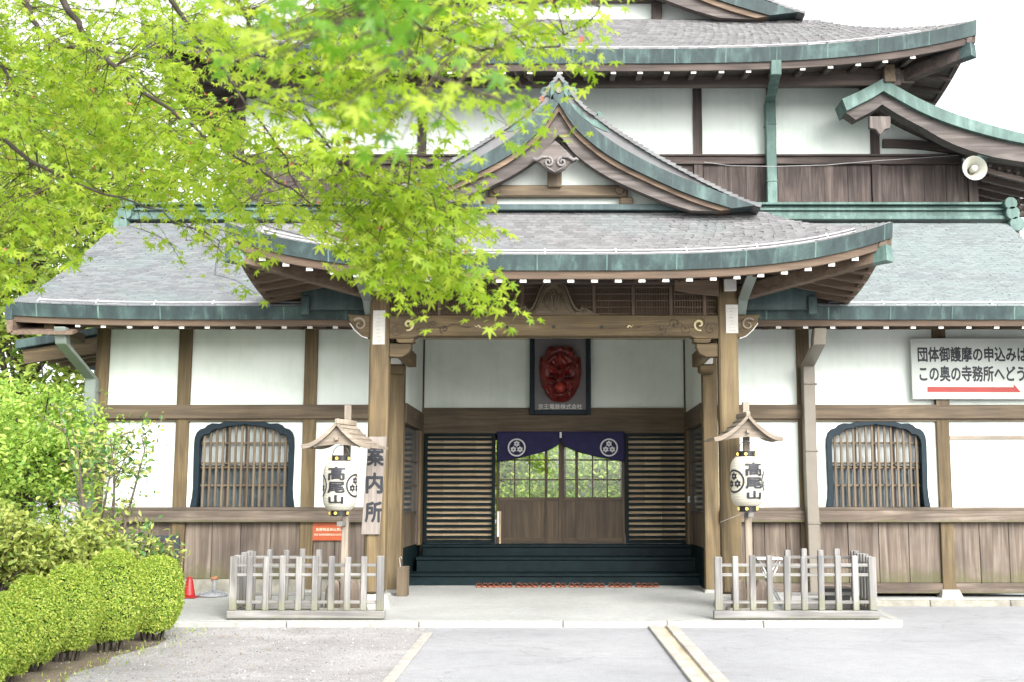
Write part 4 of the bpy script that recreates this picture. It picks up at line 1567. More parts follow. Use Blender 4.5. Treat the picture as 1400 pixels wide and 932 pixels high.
# bracket arm and bearing blocks under the beam
for s, x in ((1, XCL + CW / 2), (-1, XCR - CW / 2)):
    arm = [(0, -.13), (.18, -.13), (.27, -.08), (.31, .0), (.31, .06), (0, .06)]
    zz = zbb - .15
    pl = [(x + s * a, zz + b) for a, b in arm]
    MB().prism(pl if s > 0 else pl[::-1], YC - .08, YC + .08).build('bracket_arm', wood('post', 'x'), HALL, .01)
    blk = [(.14, .064), (.32, .064), (.36, .11), (.36, .15 - .042), (.10, .15 - .042), (.10, .11)]
    blk = [(.15, .064), (.31, .064), (.355, .085), (.355, .108), (.105, .108), (.105, .085)]
    pl = [(x + s * a, zz + b) for a, b in blk]
    MB().prism(pl if s > 0 else pl[::-1], YC - .12, YC + .12).build('bearing_block', wood('post', 'x'), HALL, .006)
    # tie going back to the wall post, white tip
    bxo('tie_beam', x + s * .02, x + s * .16, YC + .14, YW - .08, Zp(482, YC), Zp(462, YC), wood('post', 'y'), HALL, .01)
    q = U(541 if s > 0 else 967, 492, YW - .3)
    bxo('white_block', q.x - .09, q.x + .09, YW - .30, YW - .08, q.z - .05, q.z + .10, WHITE, HALL, .012)
    bxo('bracket_foot', q.x - .13, q.x + .13, YW - .26, YW - .08, q.z - .19, q.z - .053, wood('post', 'x'), HALL, .03)

# frieze: lattice behind, frog-leg strut before
FZ = part('lattice_frieze', HALL)
zf0, zf1 = zbt + .004, Zp(391, YC)
xs0, xs1 = XCL + CW / 2, XCR - CW / 2
bxo('backing_board', xs0, xs1, YC + .06, YC + .08, zf0, zf1, wood('soffit', 'x'), FZ, 0)
mm = MB()
nn = int((xs1 - xs0) / .036)
for k in range(nn):
    x = xs0 + (xs1 - xs0) * (k + .5) / nn
    mm.box(x - .007, x + .007, YC + .005, YC + .03, zf0, zf1)
kind(mm.build('lattice_bars', wood('soffit', 'z'), FZ), 'stuff')
for k in range(5):
    z = zf0 + (zf1 - zf0) * (k + .35) / 4.6
    bxo('lattice_rail', xs0, xs1, YC - .008, YC + .004, z - .009, z + .009, wood('soffit', 'x'), FZ, 0)
for px in (601, 655, 714, 812, 866, 917, 963):
    x = Xp(px, YC, 410)
    bxo('lattice_post', x - .025, x + .025, YC - .02, YC + .035, zf0, zf1, wood('soffit', 'z'), FZ, .004)
FB = part('frog_leg_strut', HALL)
fo = [(0, 1.02), (.10, 1.02), (.22, .97), (.30, .86), (.37, .66), (.44, .45), (.52, .22), (.62, .10), (.72, .12), (.78, .24), (.88, .27), (.95, .22), (1.02, .17), (1.12, .08), (1.30, .02)]
fx, fz = .50, Zp(389, YC - .1) - zbt
cxk = Xp(757, YC - .1, 410)
base = [(cxk + a * fx, zbt + b * fz) for a, b in fo]
pl = [(cxk - a * fx, zbt + b * fz) for a, b in fo[::-1]] + base[1:]
pl = [(cxk - 1.3 * fx, zbt + .001)] + pl + [(cxk + 1.3 * fx, zbt + .001)]
MB().prism(pl[::-1], YC - .12, YC - .03).build('strut_board', wood('slat', 'x'), FB, .008)
mm = MB()
for s in (-1, 1):
    mm.tube([(cxk + s * a * fx, YC - .125, zbt + b * fz) for a, b in ((.10, .93), (.20, .88), (.26, .74), (.33, .50), (.42, .26), (.52, .10), (.60, .03))], .016, 6)
    mm.tube([(cxk + s * (a + .05) * fx, YC - .12, zbt + (b + .04) * fz) for a, b in ((.16, 1.0), (.28, .90), (.36, .68), (.44, .44), (.53, .21), (.62, .11), (.71, .13), (.76, .26))], .018, 6)
    for j in range(6):
        a0 = .3 + j * .42
        mm.tube([(cxk + s * fx * (.02 + .26 * t) * math.sin(a0) * (1 + .2 * j / 5), YC - .122 - .012 * math.sin(t * 3.14), zbt + fz * (.12 + .42 * t + .25 * t * math.cos(a0))) for t in (0, .3, .6, .85, 1)], [.006, .016, .02, .016, .006], 6)
    mm.tube(spiral((cxk + s * .85 * fx, zbt + .14 * fz), .045, 1.2, s, YC - .122), .009, 5)
    mm.tube(spiral((cxk + s * .13 * fx, zbt + .62 * fz), .05, 1.2, -s, YC - .122), .009, 5)
mm.tube(spiral((cxk, zbt + .72 * fz), .05, 1.2, 1, YC - .122), .012, 5)
mm.build('flower_carving', wood('slat', 'z'), FB, smooth=True)
bxo('bearing_block', cxk - .105, cxk + .105, YC - .14, YC + .0, Zp(391, YC), Zp(383, YC), wood('beam', 'x'), FB, .006)
# purlin above the frieze
bxo('purlin', -3.1, 3.1, YC - .16, YC + .10, zf1 + .002, Zp(371, YC) + .02, wood('dark', 'x'), HALL, .01)
for s in (-1, 1):
    a, b = (Xp(922, YC - .18, 400), XCR - CW / 2) if s > 0 else (XCL + CW / 2, Xp(592, YC - .18, 400))
    zz0, zz1 = Zp(400, YC - .18), Zp(384, YC - .18)
    q = [(a, zz0 + .02), ((a + b) / 2, zz0 - .03), (b, zz0 - .06), (b, zz1), (a, zz1)] if s > 0 else [(a, zz0 - .06), ((a + b) / 2, zz0 - .03), (b, zz0 + .02), (b, zz1), (a, zz1)]
    MB().prism(q, YC - .25, YC - .165).build('bracket_board', wood('soffit', 'x'), HALL, .006)
    x = XCR if s > 0 else XCL
    h = [(-.085, -.02), (.085, -.02), (.085, .24), (.05, .32), (-.05, .32), (-.085, .26)]
    zz = Zp(396, YC - .35)
    MB().prism([(x + .01 + a_, zz + b_) for a_, b_ in h], YC - .36, YC - .30).build('white_beam_end', WHITE, HALL, .008)
    bxo('beam_end', x - .07, x + .09, YC - .298, YC - .138, zz - .01, zz + .28, wood('soffit', 'y'), HALL, .006)
# dark copper gutters between porch roof and wing eaves
for (a, b) in ((-3.75, -2.66), (2.6, 3.75)):
    bxo('valley_gutter', a, b, 17.05, 17.15, Zp(424, 17.1), Zp(395, 17.1), COPPER_DARK, HALL, .01)
    bxo('valley_gutter', b - .13 if b > 0 else a, b if b > 0 else a + .13, 16.98, 17.05, Zp(430, 17), Zp(405, 17), COPPER, HALL, .01)


# ---- downspouts
def spout(pts, w, mat, clips=()):
    m = MB()
    pts = [Vector(p) for p in pts]
    rings = []
    for i, p in enumerate(pts):
        rings.append([(p.x - w / 2, p.y - w / 2, p.z), (p.x + w / 2, p.y - w / 2, p.z), (p.x + w / 2, p.y + w / 2, p.z), (p.x - w / 2, p.y + w / 2, p.z)])
    m.loft(rings)
    for z in clips:
        x, y = pts[-1].x, pts[-1].y
        m.box(x - w / 2 - .012, x + w / 2 + .012, y - w / 2 - .012, y + w / 2 + .05, z, z + .03)
    m.build('downspout', mat, HALL, .012)


a = U(1120, 450, 17.25)
b = U(1118, 472, 17.3)
c = U(1104, 500, YW - .18)
spout([a, b, c, Vector((c.x, c.y, 2.0)), Vector((c.x + .02, c.y, .12))], .185, SPOUT_BROWN, (c.z - .3, 2.3, 1.2))
a = U(84, 448, 17.3)
b = U(86, 470, 17.4)
c = U(126, 518, 18.3)
spout([a, b, c, Vector((c.x, 18.32, .1))], .17, SPOUT, (c.z - .2, 2.6))
a = U(1060, 84, YU0 + .12)
b = U(1060, 105, YU0 + .14)
c = U(1052, 142, YU - .2)
spout([a, b, c, Vector((c.x, c.y, zu0 - .1))], .19, COPPER_LIGHT, (c.z - .45, zu0 + .45))
for s in (-1, 1):
    a = U(1031, 356, 15.5)
    c = U(1015, 412, YC - .05)
    pts = [Vector((s * (p.x) if s > 0 else -p.x - .1, p.y, p.z)) for p in (a, U(1030, 372, 15.55), c, c - Vector((.02, -.1, .2)))]
    spout(pts, .14, SPOUT)

# ------------------------------------------------------------------ things on and around the hall
def text_mesh(body, size, depth=0.0, offset=0.0, align='CENTER', spacing=1.0, line=1.0):
    cu = bpy.data.curves.new('letters', 'FONT')
    cu.body = body
    cu.size = size
    cu.offset = offset
    cu.extrude = depth
    cu.align_x = align
    cu.align_y = 'CENTER'
    cu.space_character = spacing
    cu.space_line = line
    cu.resolution_u = 3
    o = bpy.data.objects.new('letters', cu)
    COL.objects.link(o)
    bpy.context.view_layer.update()
    dg = bpy.context.evaluated_depsgraph_get()
    me = bpy.data.meshes.new_from_object(o.evaluated_get(dg))
    bpy.data.objects.remove(o)
    return me


def bold_mesh(body, size, bold, spacing=1.0):
    """Centred flat glyphs as (verts xy, faces), thickened by overlaid shifted copies."""
    me = text_mesh(body, size, 0, 0, spacing=spacing)
    co = np.array([v.co[:] for v in me.vertices])
    co[:, :2] -= (co[:, :2].min(0) + co[:, :2].max(0)) / 2
    fs = [tuple(p.vertices) for p in me.polygons]
    bpy.data.meshes.remove(me)
    n = len(co)
    V, Fc = [], []
    shifts = [(0, 0)] + [(bold * size * math.cos(a), bold * size * math.sin(a)) for a in np.linspace(0, 2 * math.pi, 8, endpoint=False)]
    for k, (dx, dy) in enumerate(shifts if bold else shifts[:1]):
        c = co.copy()
        c[:, 0] += dx
        c[:, 1] += dy
        c[:, 2] = k * .00025
        V.append(c)
        Fc += [tuple(i + k * n for i in f) for f in fs]
    return np.concatenate(V), Fc


def lettering(body, size, center, mat, parent, name='lettering', bold=.022, w=None, h=None, spacing=1.0):
    """Flat letters on a plane facing -Y, stretched to w by h when given."""
    V, Fc = bold_mesh(body, size, bold, spacing)
    ext = V[:, :2].max(0) - V[:, :2].min(0)
    kx, kz = (w / ext[0] if w else 1), (h / ext[1] if h else 1)
    me = bpy.data.meshes.new(name)
    me.from_pydata([(x * kx, -d, z * kz) for x, z, d in V.tolist()], [], Fc)
    me.materials.append(mat)
    o = bpy.data.objects.new(name, me)
    COL.objects.link(o)
    o.location = center
    put(o, parent)
    return o


def maple_outline(r, n=5, inner=.42, rot=math.pi / 2):
    return [((r if k % 2 == 0 else r * inner) * math.cos(rot + math.pi * k / n), (r if k % 2 == 0 else r * inner) * math.sin(rot + math.pi * k / n)) for k in range(2 * n)]


def crest_shapes(R_):
    """Ring plus three little five-lobed leaves with stems, as flat polygons (x, z)."""
    polys = []
    N = 32
    for k in range(N):
        a, b = 2 * math.pi * k / N, 2 * math.pi * (k + 1) / N
        polys.append([(R_ * math.cos(a), R_ * math.sin(a)), (R_ * math.cos(b), R_ * math.sin(b)), (R_ * .84 * math.cos(b), R_ * .84 * math.sin(b)), (R_ * .84 * math.cos(a), R_ * .84 * math.sin(a))])
    for j in range(3):
        t = math.pi / 2 + j * 2 * math.pi / 3
        cx_, cz_ = .42 * R_ * math.cos(t), .42 * R_ * math.sin(t)
        ol = maple_outline(.37 * R_, 6, .66, t)
        m = len(ol)
        for k in range(m):
            a, b = ol[k], ol[(k + 1) % m]
            polys.append([(cx_ + .28 * a[0], cz_ + .28 * a[1]), (cx_ + a[0], cz_ + a[1]), (cx_ + b[0], cz_ + b[1]), (cx_ + .28 * b[0], cz_ + .28 * b[1])])
    return polys


# purple entrance curtain
NOREN = plain('purple_cloth', (0.013, 0.011, 0.048), 0.85, 0.25, 8, 0.3, 220)
cur = thing('entrance_curtain', 'purple entrance curtain drawn up in the middle, with two white crests', 'curtain', U(766, 592, YR - .2))
yN = YR - .16


def noren(s):
    """One half: hangs from the lintel, gathered up at the middle."""
    x_mid, x_out = yx(766.5), yx(679.5) if s < 0 else yx(853.5)
    zt_ = ZK0 + .03
    def fn(u, v):
        x = x_mid + (x_out - x_mid) * u
        low = .13 + .40 * (u ** .42)
        z = zt_ - low * v
        f = .035 * math.sin(u * 17 + v * 3) * (1 - .55 * u) * v + .02 * math.sin(u * 7 - v * 5) * v
        return (x, yN - .01 + f - .03 * v, z)
    m = MB().grid(fn, [i / 40 for i in range(41)], [j / 12 for j in range(13)])
    o = m.build('cloth_half', NOREN, cur, smooth=True)
    sm = o.modifiers.new('thick', 'SOLIDIFY')
    sm.thickness = .004
    # crest, laid on the cloth
    cxp = 706.5 if s < 0 else 832.5
    c = U(cxp, 611, yN - .05)
    mm = MB()
    for pl in crest_shapes(.158):
        mm.add([(c.x + x, yN - .078, c.z + z) for x, z in pl], [tuple(range(len(pl)))])
    mm.build('crest', plain('white_print', (.45, .45, .46), .8, .05, 20), cur)


noren(-1)
noren(1)
mm = MB()
q = U(766.5, 594, yN)
mm.box(q.x - .018, q.x + .018, yN - .07, yN + .0, q.z - .05, q.z + .05)
mm.build('tie_cord', WHITE, cur, .006)

# carved mask on its framed board
q0, q1 = U(724, 566, YR - .16), U(808, 566, YR - .16)
zpb = q0.z
MW, MH = q1.x - q0.x, 1.66
plq = thing('mask_plaque', 'dark framed votive board with a red carved long-nosed mask above the entrance', 'plaque', (0, YR - .1, zpb))
MASK = plain('red_lacquer_carving', (0.150, 0.0145, 0.012), 0.3, 0.8, 8, 0.3, 40, spec=0.6)
NOSE = plain('bright_red_lacquer', (0.30, 0.028, 0.020), 0.3, 0.1, 9)
BOARD = plain('grey_board', (0.150, 0.145, 0.150), 0.7, 0.08, 3)
xm = (q0.x + q1.x) / 2
yb_ = YR - .14
fw = .085
MB().box(xm - MW / 2 + fw, xm + MW / 2 - fw, yb_, yb_ + .03, zpb + fw, zpb + MH - fw).build('board', BOARD, plq)
bxo('frame', xm - MW / 2, xm - MW / 2 + fw, yb_ - .04, yb_ + .04, zpb, zpb + MH, SLATE, plq, .008)
bxo('frame', xm + MW / 2 - fw, xm + MW / 2, yb_ - .04, yb_ + .04, zpb, zpb + MH, SLATE, plq, .008)
bxo('frame', xm - MW / 2 + fw + .001, xm + MW / 2 - fw - .001, yb_ - .038, yb_ + .04, zpb, zpb + fw, SLATE, plq, .008)
bxo('frame', xm - MW / 2 + fw + .001, xm + MW / 2 - fw - .001, yb_ - .038, yb_ + .04, zpb + MH - fw, zpb + MH, SLATE, plq, .008)
mc = U(766, 510.5, yb_)
mw, mh = .355, .51


def mask_depth(a, b):
    """Relief of the face at a, b in -1..1."""
    d = .20 * math.sqrt(max(0.0, 1 - (a * a) ** 1.25 * .96 - (b * b) ** 1.4 * .96))
    base_ = d
    def gs(x, z, sx, sz):
        return math.exp(-((a - x) / sx) ** 2 - ((b - z) / sz) ** 2)
    A = abs(a)
    d += .055 * math.exp(-((A - .38) / .30) ** 2 - ((b - (.10 + .42 * (A - .2))) / .085) ** 2)      # angry brows
    d -= .060 * math.exp(-((A - .42) / .20) ** 2 - ((b + .10) / .075) ** 2)                            # eye hollows
    d += .050 * math.exp(-((A - .55) / .17) ** 2 - ((b + .34) / .13) ** 2)                             # cheeks
    d += .05 * math.exp(-((A - .28) / .10) ** 2 - ((b + .33) / .09) ** 2)                              # nostril wings
    d += .04 * math.exp(-(a / .07) ** 2) * (1 if b > .1 else 0) * max(0, 1 - abs(b - .5) / .5)         # brow ridge
    d += .06 * gs(0, .05, .10, .16)
    d += .045 * math.exp(-(a / .35) ** 2 - ((b + .78) / .12) ** 2)                                     # chin
    d -= .035 * math.exp(-(a / .45) ** 2 - ((b + .60) / .045) ** 2)                                    # mouth
    d += .022 * math.exp(-((A - .70 + .15 * b) / .05) ** 2) * (1 if b > .2 else .4)                    # hair line
    d += .030 * math.exp(-((b - .70 - .15 * math.cos(a * 3)) / .06) ** 2)                              # cap edge
    d += .010 * math.sin(a * 23 + b * 9) * math.sin(b * 17)
    return base_ + (d - base_) * 1.7


mm = MB()
NR, NA = 34, 80
vs = [(mc.x, yb_ - mask_depth(0, 0), mc.z)]
fs = []
for i in range(1, NR + 1):
    r = (i / NR) ** .8
    for k in range(NA):
        t = 2 * math.pi * k / NA
        ct, st = math.cos(t), math.sin(t)
        a = r * math.copysign(abs(ct) ** .72, ct)
        b = r * math.copysign(abs(st) ** .80, st)
        taper = 1.0 - .20 * max(0, -b) ** 1.5 - .10 * max(0, b) ** 2
        dd = mask_depth(a, b) if i < NR else 0.0
        bump_ = 1 + (.035 * math.cos(t * 6) if r > .9 and st > -.2 else 0)
        vs.append((mc.x + a * mw * taper * bump_, yb_ - max(0, dd) - (.0 if i == NR else .03), mc.z + b * mh * bump_))
for k in range(NA):
    fs.append((0, 1 + k, 1 + (k + 1) % NA))
for i in range(NR - 1):
    for k in range(NA):
        a, b = 1 + i * NA + k, 1 + i * NA + (k + 1) % NA
        fs.append((a, a + NA, b + NA, b))
mm.add(vs, fs)
mm.build('mask', MASK, plq, smooth=True)
mm = MB()
nz = U(766.5, 529, yb_ - .4).z
rings = []
for k in range(9):
    t = k / 8
    rings.append((.075 + .012 * t, -t * .36))
pr = [(r, h) for r, h in rings] + [(.078, -.40), (.055, -.425), (.01, -.44)]
MB().lathe(pr, (mc.x, yb_ - .12, nz), 16, 'Y').build('nose', NOSE, plq, smooth=True)
for s in (-1, 1):
    MB().lathe([(.002, -.03), (.018, -.03), (.028, .0), (.02, .03), (.002, .03)], (mc.x + s * .155, yb_ - .185, mc.z - .055), 10, 'Y').build('eye', INK, plq, smooth=True)
    mm = MB()
    mm.tube([(mc.x + s * (.04 + .26 * t), yb_ - .24 + .09 * t, mc.z + .03 + .16 * t - .04 * math.sin(t * 3.1)) for t in (0, .2, .4, .6, .8, 1)], [.018, .026, .026, .022, .016, .006], 6)
    mm.build('eyebrow', MASK, plq, smooth=True)
    mm = MB()
    mm.tube([(mc.x + s * (.05 + .27 * t), yb_ - .235 + .12 * t * t, mc.z + .30 - .30 * t * t - .02 * t) for t in (0, .2, .4, .6, .8, 1)], [.012, .02, .024, .022, .018, .008], 6)
    mm.tube([(mc.x + s * (.02 + .20 * t), yb_ - .22 + .06 * t * t, mc.z + .40 - .10 * t * t) for t in (0, .25, .5, .75, 1)], [.010, .018, .02, .018, .008], 6)
    mm.tube([(mc.x + s * (.09 + .14 * math.sin(t * 2.6)), yb_ - .235 + .05 * t, mc.z - .17 - .17 * t) for t in (0, .25, .5, .75, 1)], [.010, .018, .02, .016, .006], 6)
    mm.tube([(mc.x + s * .16 * t, yb_ - .235 + .06 * t * t, mc.z - .335 + .05 * t * t) for t in (0, .3, .6, 1)], [.014, .016, .014, .006], 6)
    mm.tube([(mc.x + s * (.07 + .16 * t), yb_ - .225 + .05 * t, mc.z - .085 + .035 * math.sin(t * 3.14)) for t in (0, .25, .5, .75, 1)], [.006, .012, .014, .012, .005], 6)
    mm.build('carved_fold', MASK, plq, smooth=True)
    mm = MB()
    mm.tube([(mc.x + s * (.335 - .03 * t * t), yb_ - .05 + .01 * t, mc.z + .30 - .55 * t) for t in (0, .25, .5, .75, 1)], [.02, .04, .045, .035, .015], 6)
    mm.build('ear', MASK, plq, smooth=True)
LETTER_W = plain('white_letters', (.66, .66, .62), .7, .1, 20)
lettering('京王電鉄株式会社', .098, U(766, 555, yb_ - .002), LETTER_W, plq, bold=.012)
lettering('奉　納', .135, U(764, 459, yb_ - .002), LETTER_W, plq, bold=.012)

# white notice board with the red arrow
sb = thing('direction_sign', 'large white sign board with black Japanese lettering and a red arrow pointing right', 'sign', U(1340, 545, YW - .12))
c0, c1 = U(1244, 463, YW - .13), U(1247, 545, YW - .13)
XE = U(1437, 500, YW - .13).x
BRD = plain('white_enamel', (.40, .435, .40), .45, .07, 2.5, .05, 20)
bxo('board', c0.x, XE, YW - .15, YW - .115, c1.z, c0.z, BRD, sb, .006)
yS = YW - .1515
for body, pa, pb, pt, pb2 in (('団体御護摩の申込みは', 1254, 1405, 473, 494), ('この奥の寺務所へどうぞ', 1256.5, 1418, 499, 521)):
    a_, b_ = U(pa, pt, yS), U(pb, pb2, yS)
    lettering(body, .3, (a_ + b_) / 2, INK, sb, bold=.032, w=b_.x - a_.x, h=a_.z - b_.z)
AR = [(1268, 528), (1386, 528.5), (1386, 524.5), (1396, 535.5), (1268, 535)]
pl = [(U(a, b, YW - .152).x, U(a, b, YW - .152).z) for a, b in AR]
MB().prism(pl[::-1], YW - .153, YW - .1505).build('arrow', plain('red_paint', (.27, .020, .012), .5, .08, 8), sb)
bxo('bracket', U(1277, 550, YW).x, U(1295, 550, YW).x, YW - .11, YW - .101, c1.z - .1, c1.z + .05, wood('beam', 'z'), sb, 0)

# information plank on the left column
ip = thing('information_plank', 'tall wooden plank reading information desk in black brush characters, tied to a porch column', 'sign', (XCL, YC - .2, 1.2))
za_, zb2 = Zp(596, YC - .2), Zp(730, YC - .2)
x0_, x1_ = U(499, 660, YC - .2).x, U(526, 660, YC - .2).x
mm = MB()
sl = -.045
mm.loft([[(x0_ + sl, YC - .175, zb2), (x1_ + sl - .02, YC - .175, zb2), (x1_ + sl - .02, YC - .145, zb2), (x0_ + sl, YC - .145, zb2)],
         [(x0_ + .03, YC - .175, za_), (x1_ + .01, YC - .175, za_), (x1_ + .01, YC - .145, za_), (x0_ + .03, YC - .145, za_)]])
mm.build('plank', wood('signboard', 'z'), ip, .005)
for ch, px, py in (('案', 513.5, 622), ('内', 512, 659.5), ('所', 510.5, 699)):
    lettering(ch, .34, U(px, py, YC - .178), INK, ip, bold=.036, w=.235, h=.29)
# paper charms
for px, nm in ((518, 'left'), (1001, 'right')):
    x = U(px, 440, YC - .16).x
    o = MB().box(x - .085, x + .085, YC - CW / 2 - .012, YC - CW / 2 - .002, Zp(470 if px < 700 else 456, YC - .14), Zp(425 if px < 700 else 417, YC - .14)).build('paper_charm', PAPER)
    mm = MB()
    zt2, zb3 = Zp(425 if px < 700 else 417, YC - .14), Zp(470 if px < 700 else 456, YC - .14)
    for k in range(8):
        z = zb3 + (zt2 - zb3) * (k + .7) / 9
        mm.box(x - .05 + random.uniform(0, .03), x + .05 - random.uniform(0, .04), YC - CW / 2 - .0135, YC - CW / 2 - .0125, z, z + random.uniform(.004, .012))
    kind(mm.build('faded_writing', plain('faded_ink', (.36, .35, .32), .8, .2, 20), o), 'stuff')
    tag(o, 'white paper charm pasted on the porch column ' + ('above the plank with three brush characters' if px < 700 else 'nearer the white arrow sign'), 'paper charm', 'paper charms on the porch columns')

# orange notice
on = thing('orange_notice', 'small orange warning notice with white lettering on the plank wall', 'notice', U(447, 737, YW - .06))
a_, b_ = U(426, 713, YW - .05), U(469, 738, YW - .05)
MB().box(a_.x, b_.x, YW - .05, YW - .04, b_.z, a_.z).build('sheet', plain('orange_vinyl', (.40, .085, .030), .4, .12, 6), on)
lettering('危険物品持込禁止', .05, U(450.5, 723, YW - .0525), plain('cream_print', (.75, .70, .55), .6, .05, 5), on, bold=.01, spacing=1.12)
lettering('NO DANGEROUS GOODS', .04, U(450.5, 730, YW - .0525), plain('cream_print', (.75, .70, .55), .6, .05, 5), on, bold=.01)

# ---- lantern stands and lanterns
LANT = plain('lantern_paper', (.62, .595, .51), .7, .04, 3, 0)
_n = LANT.node_tree
_bs = _n.nodes['Principled BSDF']
_tr = _n.nodes.new('ShaderNodeBsdfTranslucent')
_tr.inputs['Color'].default_value = (.60, .56, .45, 1)
_mx = _n.nodes.new('ShaderNodeMixShader')
_mx.inputs[0].default_value = .35
_n.links.new(_bs.outputs[0], _mx.inputs[1])
_n.links.new(_tr.outputs[0], _mx.inputs[2])
_n.links.new(_mx.outputs[0], _n.nodes['Material Output'].inputs['Surface'])
LACQ = plain('black_lacquer', (.012, .012, .012), .3, .2, 5)
GOLD = plain('gold_leaf', (.75, .52, .12), .35, .1, 8, metal=.5)
PALEW = wood('pale', 'z')


def lantern_r(t):
    """Radius over the height 0..1."""
    return .224 * (1 - .34 * abs(2 * t - 1) ** 5.5)


def lantern(cx, cy, z0, h, rot_text, rot_crest, label, y_front=None):
    root = thing('paper_lantern', label, 'lantern', (cx, cy, z0), 'lanterns at the entrance')
    n = 44
    pr = []
    for k in range(n * 4 + 1):
        t = k / (n * 4)
        pr.append((lantern_r(t) * (1 - .006 * (1 + math.cos(t * n * math.pi * .8))), t * h))
    MB().lathe(pr, (cx, cy, z0), 40).build('paper_shade', LANT, root, smooth=True)
    for zc, nm in ((z0 - .075, 'bottom_ring'), (z0 + h - .005, 'top_ring')):
        MB().lathe([(.10, 0), (.118, 0), (.118, .08), (.10, .08), (.02, .075), (.02, .005)], (cx, cy, zc), 24).build(nm, LACQ, root)
        mm = MB()
        for a in (-.25, 1.2, 2.4, 3.6, 4.9):
            ang = -math.pi / 2 + a
            mm.lathe([(.002, -.01), (.022, -.01), (.022, .004), (.002, .004)], (cx + .12 * math.cos(ang), cy + .12 * math.sin(ang), zc + .04), 8, 'Y')
        mm.build('gold_stud', GOLD, root)
    mm = MB()
    mm.tube([(cx + .11 * math.cos(t), cy, z0 + h + .06 + .15 * math.sin(t)) for t in [math.pi * i / 12 for i in range(13)]], .005, 5)
    mm.tube([(cx, cy, z0 + h + .2), (cx, cy, z0 + h + .30)], .006, 5)
    mm.build('wire_hanger', LACQ, root)
    # brush characters wrapped round the paper
    def wrap(bm, ang0, lift=.004):
        for v in bm.verts:
            a = ang0 + v.co.x / .22
            t = (v.co.z) / h
            r = lantern_r(max(0, min(1, t))) + lift + v.co.y
            v.co = Vector((cx + r * math.sin(a), cy - r * math.cos(a), z0 + v.co.z))
    bm = bmesh.new()
    for ch, zc, sx, sz in (('髙', .745, .235, .28), ('尾', .465, .235, .23), ('山', .225, .20, .175)):
        V, Fc = bold_mesh(ch, .26, .034)
        ext = V[:, :2].max(0) - V[:, :2].min(0)
        tmp = bpy.data.meshes.new('t')
        tmp.from_pydata([(x / ext[0] * sx, d * 4, zc * h + z / ext[1] * sz * h) for x, z, d in V.tolist()], [], Fc)
        bm.from_mesh(tmp)
        bpy.data.meshes.remove(tmp)
    for k in range(-16, 17):
        bmesh.ops.bisect_plane(bm, geom=bm.verts[:] + bm.edges[:] + bm.faces[:], plane_co=(k * .012, 0, 0), plane_no=(1, 0, 0))
    for k in range(1, 24):
        bmesh.ops.bisect_plane(bm, geom=bm.verts[:] + bm.edges[:] + bm.faces[:], plane_co=(0, 0, k * h / 24), plane_no=(0, 0, 1))
    wrap(bm, rot_text)
    me = bpy.data.meshes.new('lettering')
    bm.to_mesh(me)
    bm.free()
    me.materials.append(INK)
    o = bpy.data.objects.new('lettering', me)
    COL.objects.link(o)
    put(o, root)
    for ra in rot_crest:
        bm = bmesh.new()
        for pl in crest_shapes(.155):
            vv = [bm.verts.new((x, 0, .5 * h + z)) for x, z in pl]
            bm.faces.new(vv)
        for k in range(-12, 13):
            bmesh.ops.bisect_plane(bm, geom=bm.verts[:] + bm.edges[:] + bm.faces[:], plane_co=(k * .014, 0, 0), plane_no=(1, 0, 0))
        wrap(bm, ra)
        me = bpy.data.meshes.new('crest')
        bm.to_mesh(me)
        bm.free()
        me.materials.append(INK)
        o = bpy.data.objects.new('crest', me)
        COL.objects.link(o)
        put(o, root)
    return root


